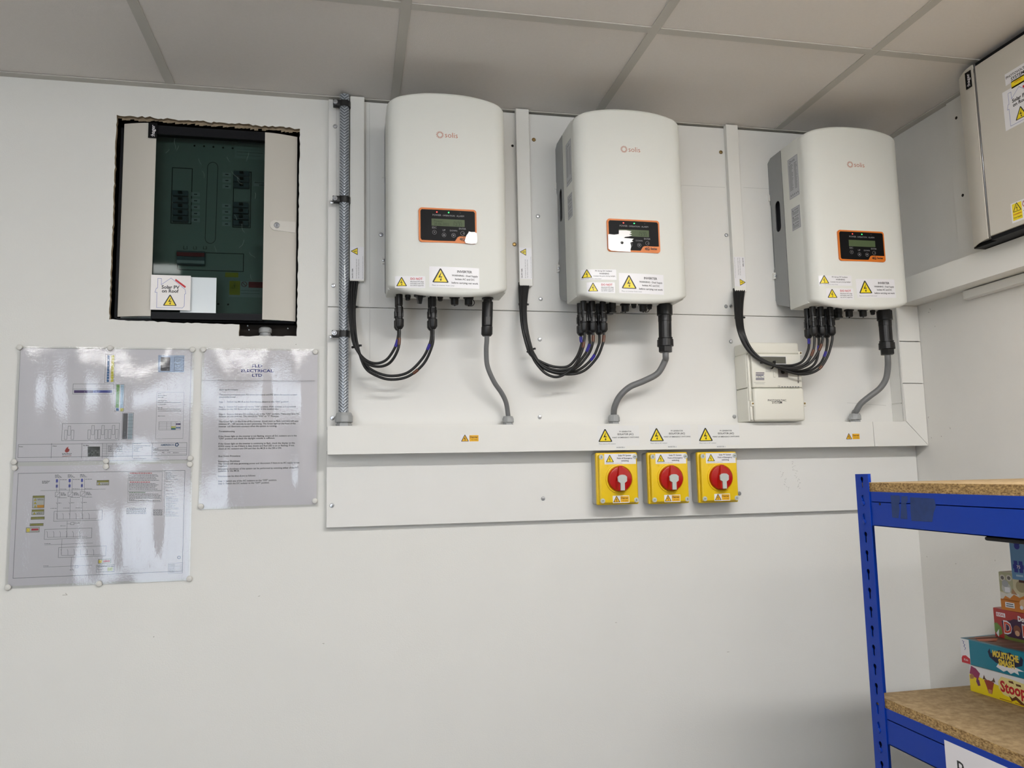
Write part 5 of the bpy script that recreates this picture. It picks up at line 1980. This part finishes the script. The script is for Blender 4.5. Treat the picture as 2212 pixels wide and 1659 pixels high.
MB().box(-.098, -.0095, -.004, -.62, .012, rh - .010).build('enclosure', M_HAG, rb)
MB().box(-.104, -.030, -.0005, -.625, .002, .0118).box(-.122, -.104, -.078, -.625, .002, .0118).build('bottom_frame', M_HAGBLK, rb)
MB().box(-.104, -.030, -.0005, -.625, rh - .0098, rh - .001).box(-.122, -.104, -.078, -.625, rh - .0098, rh - .001).build('top_frame', M_HAGBLK, rb)
n = 8
vs, fs = [], []
for k in range(n + 1):
    t = k / n
    y = -.002 - .0725 * t
    x = -.106 - .023 * math.sin(t * math.pi / 2)
    for dx in (0, .003):
        vs += [(x + dx, y, .006 + .002 * t), (x + dx, y, rh - .004)]
for k in range(n):
    A, B = 4 * k, 4 * k + 4
    fs += [(A, A + 1, B + 1, B), (A + 2, B + 2, B + 3, A + 3), (A, B, B + 2, A + 2), (A + 1, A + 3, B + 3, B + 1)]
fs += [(0, 2, 3, 1), (4 * n, 4 * n + 1, 4 * n + 3, 4 * n + 2)]
MB().add(vs, fs, 0, True).build('door_panel', M_HAG, rb)
MB().bbox(RD, RD + .010, -.078, -.50, .012, rh - .010, .0015, 1).build('door', M_HAG, rb)
MB().bbox(RD - .001, RD + .008, -.0762, -.0776, .010, rh - .004, .0004, 1).build('door_trim', M_STEEL, rb)
ab = PXP(2096, 181, ROOM_R - .123)
ac = PXP(2105, 144, ROOM_R - .127)
wB, hB = .046, .020
rot_badge(rb, 0, 0, wB, hB, lambda u, v, o: (-.1292 - o, -.049 - (hB - v), rh - .061 + u))


def rl(px, py):
    q = PXP(px, py, ROOM_R + RD)
    return -(q.y - RY0), q.z - RZ0


fr_side = lambda u, v, o: (RD - o, -u, v)
a = rl(2171, 168)
prs = Print()
prs.text('PHOTOVOLTAIC', a[0] + .003, a[1] - .006, a[0] + .073, M_INK, 1, bold=.02)
prs.text('SYSTEM', a[0] + .017, a[1] - .017, a[0] + .056, M_INK, 1, bold=.02)
sticker(rb, 'system_label', a[0], a[1] - .022, a[0] + .078, a[1] + .008, 0, M_WHITE, prs, fr_side)
a = rl(2184, 176)
prs = Print()
prs.text('WARNING', a[0] + .008, a[1] - .009, a[0] + .032, M_INKR, 1, bold=0)
sticker(rb, 'warning_sticker', a[0], a[1] - .020, a[0] + .040, a[1] - .001, 0, M_YEL, prs, fr_side)
a, b = rl(2165, 201), rl(2172, 284)
prs = Print()
solar_sticker(prs, lambda u: a[0] + .100 * u, lambda v: b[1] + (a[1] - b[1]) * v, .100)
sticker(rb, 'warning_sticker', a[0], b[1], a[0] + .100, a[1], 0, M_WHITE, prs, fr_side)
a, b = rl(2183, 441), rl(2187, 483)
prs = Print()
prs.rect(a[0] + .004, b[1] + .005, a[0] + .032, a[1] - .003, M_YEL, 1)
prs.bolt(a[0] + .018, b[1] + .026, .024)
prs.text('WARNING', a[0] + .006, b[1] + .018, a[0] + .030, M_INKR, 3, bold=.02)
prs.text('Dual Supply', a[0] + .006, b[1] + .010, a[0] + .030, M_INK, 3, bold=.01)
prs.ring(a[0] + .043, b[1] + .038, .008, .0015, M_INKR, 2)
prs.stroke([(a[0] + .0375, b[1] + .0435), (a[0] + .0485, b[1] + .0325)], .0015, M_INKR, 2)
prs.rect(a[0] + .056, b[1] + .030, a[0] + .088, b[1] + .046, M_INKR, 1)
for k in range(2):
    prs.rect(a[0] + .036, b[1] + .020 - .008 * k, a[0] + .086, b[1] + .0225 - .008 * k, M_INKG, 1)
sticker(rb, 'warning_sticker', a[0], b[1], a[0] + .092, a[1], 0, M_WHITE, prs, fr_side)
bp_ = thing('backing_plate', 'thin painted plate on the side wall behind the wall-mounted fuse board', 'plate', (ROOM_R, -.268, 1.993))
MB().bbox(-.009, -.0002, 0, -.80, 0, CEIL - 1.9945, .001, 1).build('plate', M_WALL_R, bp_)
for px, py in ((2069, 255), (2083, 422)):
    q = PXP(px, py, ROOM_R - .004)
    MB().lathe([(.0045, 0), (.0045, .0006), (.003, .001)], (-.0090, q.y + .268, q.z - 1.993), 'x', 10).build('screw', M_DARKHOLE, bp_)

# ------------------------------------------------------------------ blue boltless storage rack
KX, KY = .919, -.6765
KL, KD = 1.22, .655          # length along the side wall, depth towards it
rack = thing('storage_rack', 'blue metal storage rack with chipboard shelves in the room corner', 'rack', (KX, KY, 0))
PT = 1.407


def keyhole(cu, cv):
    pts = []
    for k in range(11):
        an = math.radians(-60 + 300 * k / 10)
        pts.append((cu + .0052 * math.cos(an), cv + .006 + .0052 * math.sin(an)))
    pts = [(cu + .0026, cv - .010)] + pts + [(cu - .0026, cv - .010), (cu, cv - .0125)]
    return pts


def post(px_, py_, sx, sy):
    """Angle post with keyholes in the flange along y; sx, sy point into the rack."""
    mb = MB()
    holes = [keyhole(.021, PT - .0165 - .0381 * k) for k in range(36)]
    mb.plate([(0, 0), (.042, 0), (.042, PT), (0, PT)], holes, lambda u, v, d: (px_ + d * sx, py_ + u * sy, v), .0016)
    holes2 = [keyhole(.021, PT - .0165 - .0381 * k) for k in range(36)]
    mb.plate([(.0016, 0), (.036, 0), (.036, PT), (.0016, PT)], holes2, lambda u, v, d: (px_ + u * sx, py_ + d * sy, v), .0016)
    mb.build('post', M_BLUE, rack)
    MB().box(px_ + .0045 * sx, px_ + .006 * sx, py_ + .010 * sy, py_ + .033 * sy, 0, PT - .002).build('keyhole_shade_strip', mat('keyhole_shade_navy', rgb(8, 14, 44), .6, spec=.2), rack)  # dark strip added behind the keyholes, painted as the shade inside the post


post(0, 0, 1, -1)
post(0, -KL, 1, 1)
post(KD, 0, -1, -1)
post(KD, -KL, -1, 1)
for zt, full in ((1.3705, True), (.9385, True), (.52, False), (.12, False)):
    bh = .0695
    for x_, s in ((.0022, 1), (KD - .0022, -1)):
        mb = MB()
        mb.box(x_, x_ + .0018 * s, -.004, -KL + .004, zt - bh, zt)
        mb.box(x_, x_ + .026 * s, -.046, -KL + .046, zt - .0215, zt - .0198)
        mb.box(x_, x_ + .010 * s, -.046, -KL + .046, zt - bh, zt - bh + .0016)
        mb.build('beam', M_BLUE, rack)
        for yy in (-.021, -KL + .021):
            for k in (1, 2):
                zz = PT - .0165 - .0381 * (k if full and zt > 1 else 0)
                if zt < 1.2:
                    idx = round((PT - .0165 - zt) / .0381)
                    zz = PT - .0165 - .0381 * (idx + k)
                MB().lathe([(.0046, -.002), (.0046, .0010), (.003, .0018)], (x_ - .002 * s, yy, zz + (-.006)), 'x', 10).build('rivet', M_BLUE, rack)
    for y_, s in ((-.0022, -1), (-KL + .0022, 1)):
        MB().box(.006, KD - .006, y_, y_ + .0018 * s, zt - bh, zt - .001).build('end_beam', M_BLUE, rack)
    MB().bbox(.003, KD - .006, PXP(2122, 1160, KX).y - KY - .24, PXP(2122, 1160, KX).y - KY, zt - bh - .0075, zt - bh - .0005, .003, 2).build('centre_support', M_HAGBLK, rack)
    dk = MB()
    x0_, x1_, y0_, y1_, z0_, z1_ = .0042, KD - .0042, -KL + .006, -.046 if False else -.006, zt - .0005, zt + .0185
    dk.box(x0_, x1_, y0_, y1_, z0_, z1_)
    dk.m = [1, 1, 0, 0, 0, 0]
    dk.build('shelf_board', [M_CHIPEDGE, M_CHIPTOP], rack)
# residue of a removed sticker and a screw hole on the top beam
rs = Print()


def kb(cx, cy):
    q = PXP(1800 + cx / 5.027, 1000 + cy / 5.027, KX + .002)
    return -(q.y - KY), q.z


for pts in ([(620, 352), (720, 355), (725, 400), (712, 450), (720, 500), (708, 600), (640, 592), (632, 470)], [(740, 362), (805, 360), (808, 410), (790, 440), (800, 520), (805, 612), (730, 605), (735, 480)],
            [(835, 372), (1095, 388), (1115, 470), (1090, 540), (1075, 640), (850, 630), (838, 520)]):
    rs = Print()
    rs.poly([kb(*q) for q in pts], M_NAVYSM, 1)
    rs.build('adhesive_residue', rack, lambda u, v, o: (.0022 - o, -u, v))
c_ = kb(505, 446)
MB().lathe([(.0030, -.0004), (.0030, .0002)], (.0022, -c_[0], c_[1]), 'x', 12).build('bolt_hole', M_DARKHOLE, rack)

# paper label stuck to the second beam
q0 = PXP(2038, 1598, KX)
lb = thing('shelf_label', 'white paper label taped to the beam of the lower shelf', 'label', (KX + .002, q0.y, q0.z))
prl = Print()
prl.text('Bri', .028, -.052, .068, M_INK, 1, bold=.004)
sticker(lb, 'paper', 0, -.075, .20, .0, 0, M_PAPER, prl, lambda u, v, o: (-.0003 - o, -u, v), th=.0004)

# ------------------------------------------------------------------ boxed games stacked on the lower shelf
DZ = .957 + .0002
STK = 'boxed games stacked on the blue rack'


def gbox(name, label, corner, ang, length, depth, h, z, mats, lidline=True):
    """Box whose printed long side runs from the far corner towards the room; ang turns it about the far corner."""
    t = thing(name, label, 'box', (corner[0], corner[1], z), STK)
    t.rotation_euler = (0, 0, math.radians(ang))
    MB().bbox(0, depth, -length, 0, 0, h, .0012, 1).build('carton', mats, t)
    return t


def side_fn(u, v, o):
    return (-o, -u, v)


def top_fn(h):
    return lambda u, v, o: (v, -u, h + o)


# 1 bottom: yellow and white game
z1_ = .9572
B1 = gbox('game_box', 'yellow and white game box at the bottom of the stack on the shelf', (1.125, -.716), 4.0, .27, .27, .0535, z1_, M_WHITE)
pb = Print()
pb.poly([(0, 0), (.27, 0), (.27, .026), (.12, .022), (.04, .030), (.015, .034), (0, .033)], M_YEL, 1)
pb.poly([(.001, .035), (.006, .051), (.018, .048), (.027, .040), (.022, .028), (.012, .030)], K('magenta', 150, 50, 92), 2)
pb.poly([(.018, .030), (.024, .026), (.026, .016), (.020, .014), (.016, .022)], K('violet', 110, 44, 96), 2)
pb.poly([(.001, .030), (.006, .036), (.012, .032), (.010, .026), (.002, .024)], K('tan', 176, 124, 76), 3)
pb.poly([(.036, .030), (.048, .032), (.060, .030), (.056, .018), (.053, .006), (.045, .006), (.041, .018)], K('redbrown', 158, 62, 52), 2)
pb.poly([(.033, .031), (.037, .040), (.039, .034), (.044, .031)], K('horn', 90, 60, 40), 3)
pb.poly([(.063, .031), (.060, .040), (.057, .034), (.052, .031)], K('horn', 90, 60, 40), 3)
pb.poly([(.044, .006), (.052, .006), (.053, .014), (.045, .014)], K('snout', 196, 140, 100), 3)
pb.poly([(.070, .036), (.078, .046), (.100, .046), (.170, .040), (.172, .010), (.130, .006), (.080, .012), (.070, .022)], K('cream', 236, 222, 150), 2)
pb.text('Stoopido', .074, .018, .162, M_INKR, 4, bold=.035, h=.020)
pb.poly([(.092, .014), (.100, .010), (.108, .016), (.118, .010), (.128, .004), (.118, .003), (.108, .009), (.098, .004)], K('tache', 104, 58, 28), 5)
pb.poly([(.094, .042), (.104, .043), (.106, .038), (.095, .039)], K('tache', 104, 58, 28), 5)
pb.poly([(.110, .040), (.121, .040), (.122, .036), (.111, .036)], K('tache', 104, 58, 28), 5)
for k in range(3):
    pb.rect(.070 + .035 * k, .002, .098 + .035 * k, .0035, K('ochre', 176, 108, 30), 3)
pb.build('print', B1, side_fn)
pe = Print()
pe.rect(0, 0, .27, .030, K('green2', 52, 110, 64), 1)
pe.build('end_print', B1, lambda u, v, o: (u, o, v))
# 2 teal game
z2_ = z1_ + .0540
q2 = PZ(2077.5, 1431, z2_)
TEAL = mat('teal_card', rgb(0, 124, 150), .35)
B2 = gbox('game_box', 'teal moustache game box with a white and red end strip', (q2.x, q2.y), 5.0, .27, .27, .0505, z2_, TEAL)
pb = Print()
pb.rect(.0005, .0005, .0225, .050, M_WHITE, 1)
pb.poly([(.001, .001), (.022, .001), (.022, .012), (.012, .017), (.004, .015), (.001, .010)], M_INKR, 2)
pb.text('Kids', .007, .006, .017, M_WHITE, 3, bold=0)
pb.stroke([(.006, .046), (.010, .044), (.008, .041), (.012, .038), (.009, .035), (.013, .032), (.011, .028)], .0011, M_INKB, 2)
pb.poly([(.084, .010), (.100, .004), (.108, .008), (.116, .003), (.124, .008), (.134, .005), (.132, .012), (.146, .014), (.118, .020), (.090, .018)], M_WHITE, 1)
DK = K('tachenavy', 22, 26, 58)
pb.poly([(.067, .036), (.072, .043), (.074, .034), (.082, .038), (.094, .044), (.106, .041), (.118, .044), (.130, .038), (.138, .033), (.141, .042), (.146, .036), (.143, .024), (.128, .018), (.106, .014), (.084, .018), (.070, .026)], DK, 2)
pb.text('MOUSTACHE', .078, .0290, .136, K('gold', 226, 198, 70), 3, bold=.05, h=.0115)
pb.text('SMASH', .090, .0150, .126, K('gold', 226, 198, 70), 3, bold=.05, h=.0115)
pb.poly([(.150, .012), (.158, .012), (.158, .020), (.151, .022)], K('salmon', 206, 110, 70), 2)
pb.poly([(.150, .030), (.160, .030), (.160, .040), (.152, .042)], K('salmon', 206, 110, 70), 2)
pb.build('print', B2, side_fn)
pt_ = Print()
pt_.rect(.008, .008, .262, .262, K('topbrown', 128, 96, 82), 1)
pt_.poly([(.008, .03), (.04, .008), (.06, .03), (.03, .07)], K('salmon', 206, 110, 70), 2)
for k in range(6):
    pt_.stroke([(.02 + .03 * k, .02), (.05 + .032 * k, .16)], .006, K('topstreak%d' % (k % 2), 150 + 20 * (k % 2), 120, 108), 2)
pt_.build('lid_print', B2, top_fn(.0505))
# 3 red game
z3_ = z2_ + .0510
q3 = PZ(2149.5, 1375, z3_)
RED = mat('red_card', rgb(172, 40, 36), .35)
B3 = gbox('game_box', 'red game box lying on top of the teal moustache game', (q3.x, q3.y), 3.0, .20, .20, .0600, z3_, RED)
pb = Print()
pb.rect(.008, .0435, .030, .0520, M_WHITE, 1)
pb.text('IDEAL', .0095, .0455, .0285, M_INKR, 2, bold=.02)
pb.poly([(.001, .012), (.008, .002), (.020, .010), (.018, .022), (.008, .030), (.001, .028)], K('leafy', 108, 140, 66), 1)
pb.poly([(.004, .008), (.012, .018), (.010, .001)], M_WHITE, 2)
pb.rect(.024, 0, .20, .009, K('mossy', 112, 124, 52), 1)
pb.poly([(.020, .036), (.042, .040), (.050, .044), (.20, .046), (.20, .006), (.034, .006), (.024, .012)], K('plumbk', 62, 26, 60), 2)
pb.text('D', .024, .0125, .044, M_WHITE, 3, bold=.06, h=.0235)
pb.text('D', .0253, .0135, .0430, K('redorange', 206, 70, 40), 4, bold=.02, h=.0212)
pb.text('N', .0680, .0125, .088, M_WHITE, 3, bold=.06, h=.0235)
pb.text('N', .0693, .0135, .0868, K('redorange', 206, 70, 40), 4, bold=.02, h=.0212)
pb.disc(.056, .024, .0085, K('donk', 128, 72, 52), 4)
pb.disc(.056, .0165, .0055, K('donkm', 210, 164, 130), 5)
pb.text('Don', .0600, .0420, .080, M_WHITE, 4, bold=.05, h=.0095)
pb.build('print', B3, side_fn)
# 4 orange puzzle
z4_ = z3_ + .0605
q4 = PZ(2163.5, 1316, z4_)
B4 = gbox('puzzle_box', 'orange and cream animal puzzle box just below the light blue puzzle box', (q4.x, q4.y), 6.0, .19, .14, .0770, z4_, mat('cream_card', rgb(206, 196, 160), .4))
pb = Print()
pb.rect(.0, .0, .19, .022, K('orange2', 204, 122, 40), 1)
pb.poly([(.006, .022), (.012, .029), (.022, .025), (.032, .034), (.044, .029), (.06, .037), (.19, .040), (.19, .020), (0, .020)], K('orange2', 204, 122, 40), 1)
pb.poly([(.0, .022), (.006, .022), (.012, .029), (.022, .025), (.032, .034), (.044, .030), (.044, .036), (.03, .039), (.016, .033), (.004, .036), (0, .034)], K('foam', 224, 218, 208), 1)
pb.rect(.0005, .037, .032, .0765, K('sage', 178, 176, 140), 1)
pb.disc(.016, .045, .011, K('mousebody', 196, 196, 190), 2); pb.disc(.0085, .065, .0065, K('mouseear', 210, 204, 192), 2); pb.disc(.0235, .066, .0065, K('mouseear', 210, 204, 192), 2)
pb.disc(.0085, .065, .0038, K('earin', 110, 104, 100), 3); pb.disc(.0235, .066, .0038, K('earin', 110, 104, 100), 3)
pb.disc(.014, .054, .0075, K('mouseface', 170, 172, 176), 3); pb.rect(.012, .037, .024, .047, M_WHITE, 3)
pb.poly([(.030, .046), (.040, .034), (.026, .035)], K('tan2', 178, 136, 100), 3)
pb.disc(.050, .052, .012, K('cat', 170, 156, 120), 2)
pb.rect(.046, .060, .075, .073, K('plaque', 74, 30, 26), 3)
pb.rect(.010, .006, .031, .0165, M_WHITE, 2)
pb.rect(.0125, .0122, .0285, .0145, M_INKG, 3); pb.rect(.0120, .0080, .0290, .0103, M_INKG, 3)
pb.disc(.052, .018, .009, K('hamster', 222, 186, 146), 3); pb.disc(.047, .010, .004, M_WHITE, 4); pb.disc(.056, .009, .004, M_WHITE, 4)
pb.build('print', B4, side_fn)
# 5 blue puzzle
z5_ = z4_ + .0775
q5 = PZ(2186, 1251, z5_)
B5 = gbox('puzzle_box', 'light blue jigsaw puzzle box at the top of the stack under the beam', (q5.x, q5.y), 5.0, .22, .08, .090, z5_, mat('sky_blue_card', rgb(96, 142, 186), .35))
pb = Print()
pb.disc(.017, .077, .0110, K('royal', 46, 54, 150), 1); pb.disc(.017, .064, .0060, K('royal', 46, 54, 150), 1)
pb.disc(.017, .078, .0060, K('emblem', 176, 182, 186), 2)
for u, v in ((.011, .018), (.022, .018), (.011, .032), (.022, .032), (.0165, .025), (.009, .025), (.024, .025)):
    pb.rect(u - .004, v - .004, u + .004, v + .004, K('royal', 46, 54, 150), 1)
pb.text('75', .0130, .0220, .0205, M_WHITE, 3, bold=.02)
pb.rect(.010, .0065, .025, .0100, K('palewash', 170, 196, 216), 1)
pb.rect(.033, .012, .21, .088, K('artwork', 150, 132, 96), 1)
pb.build('print', B5, side_fn)
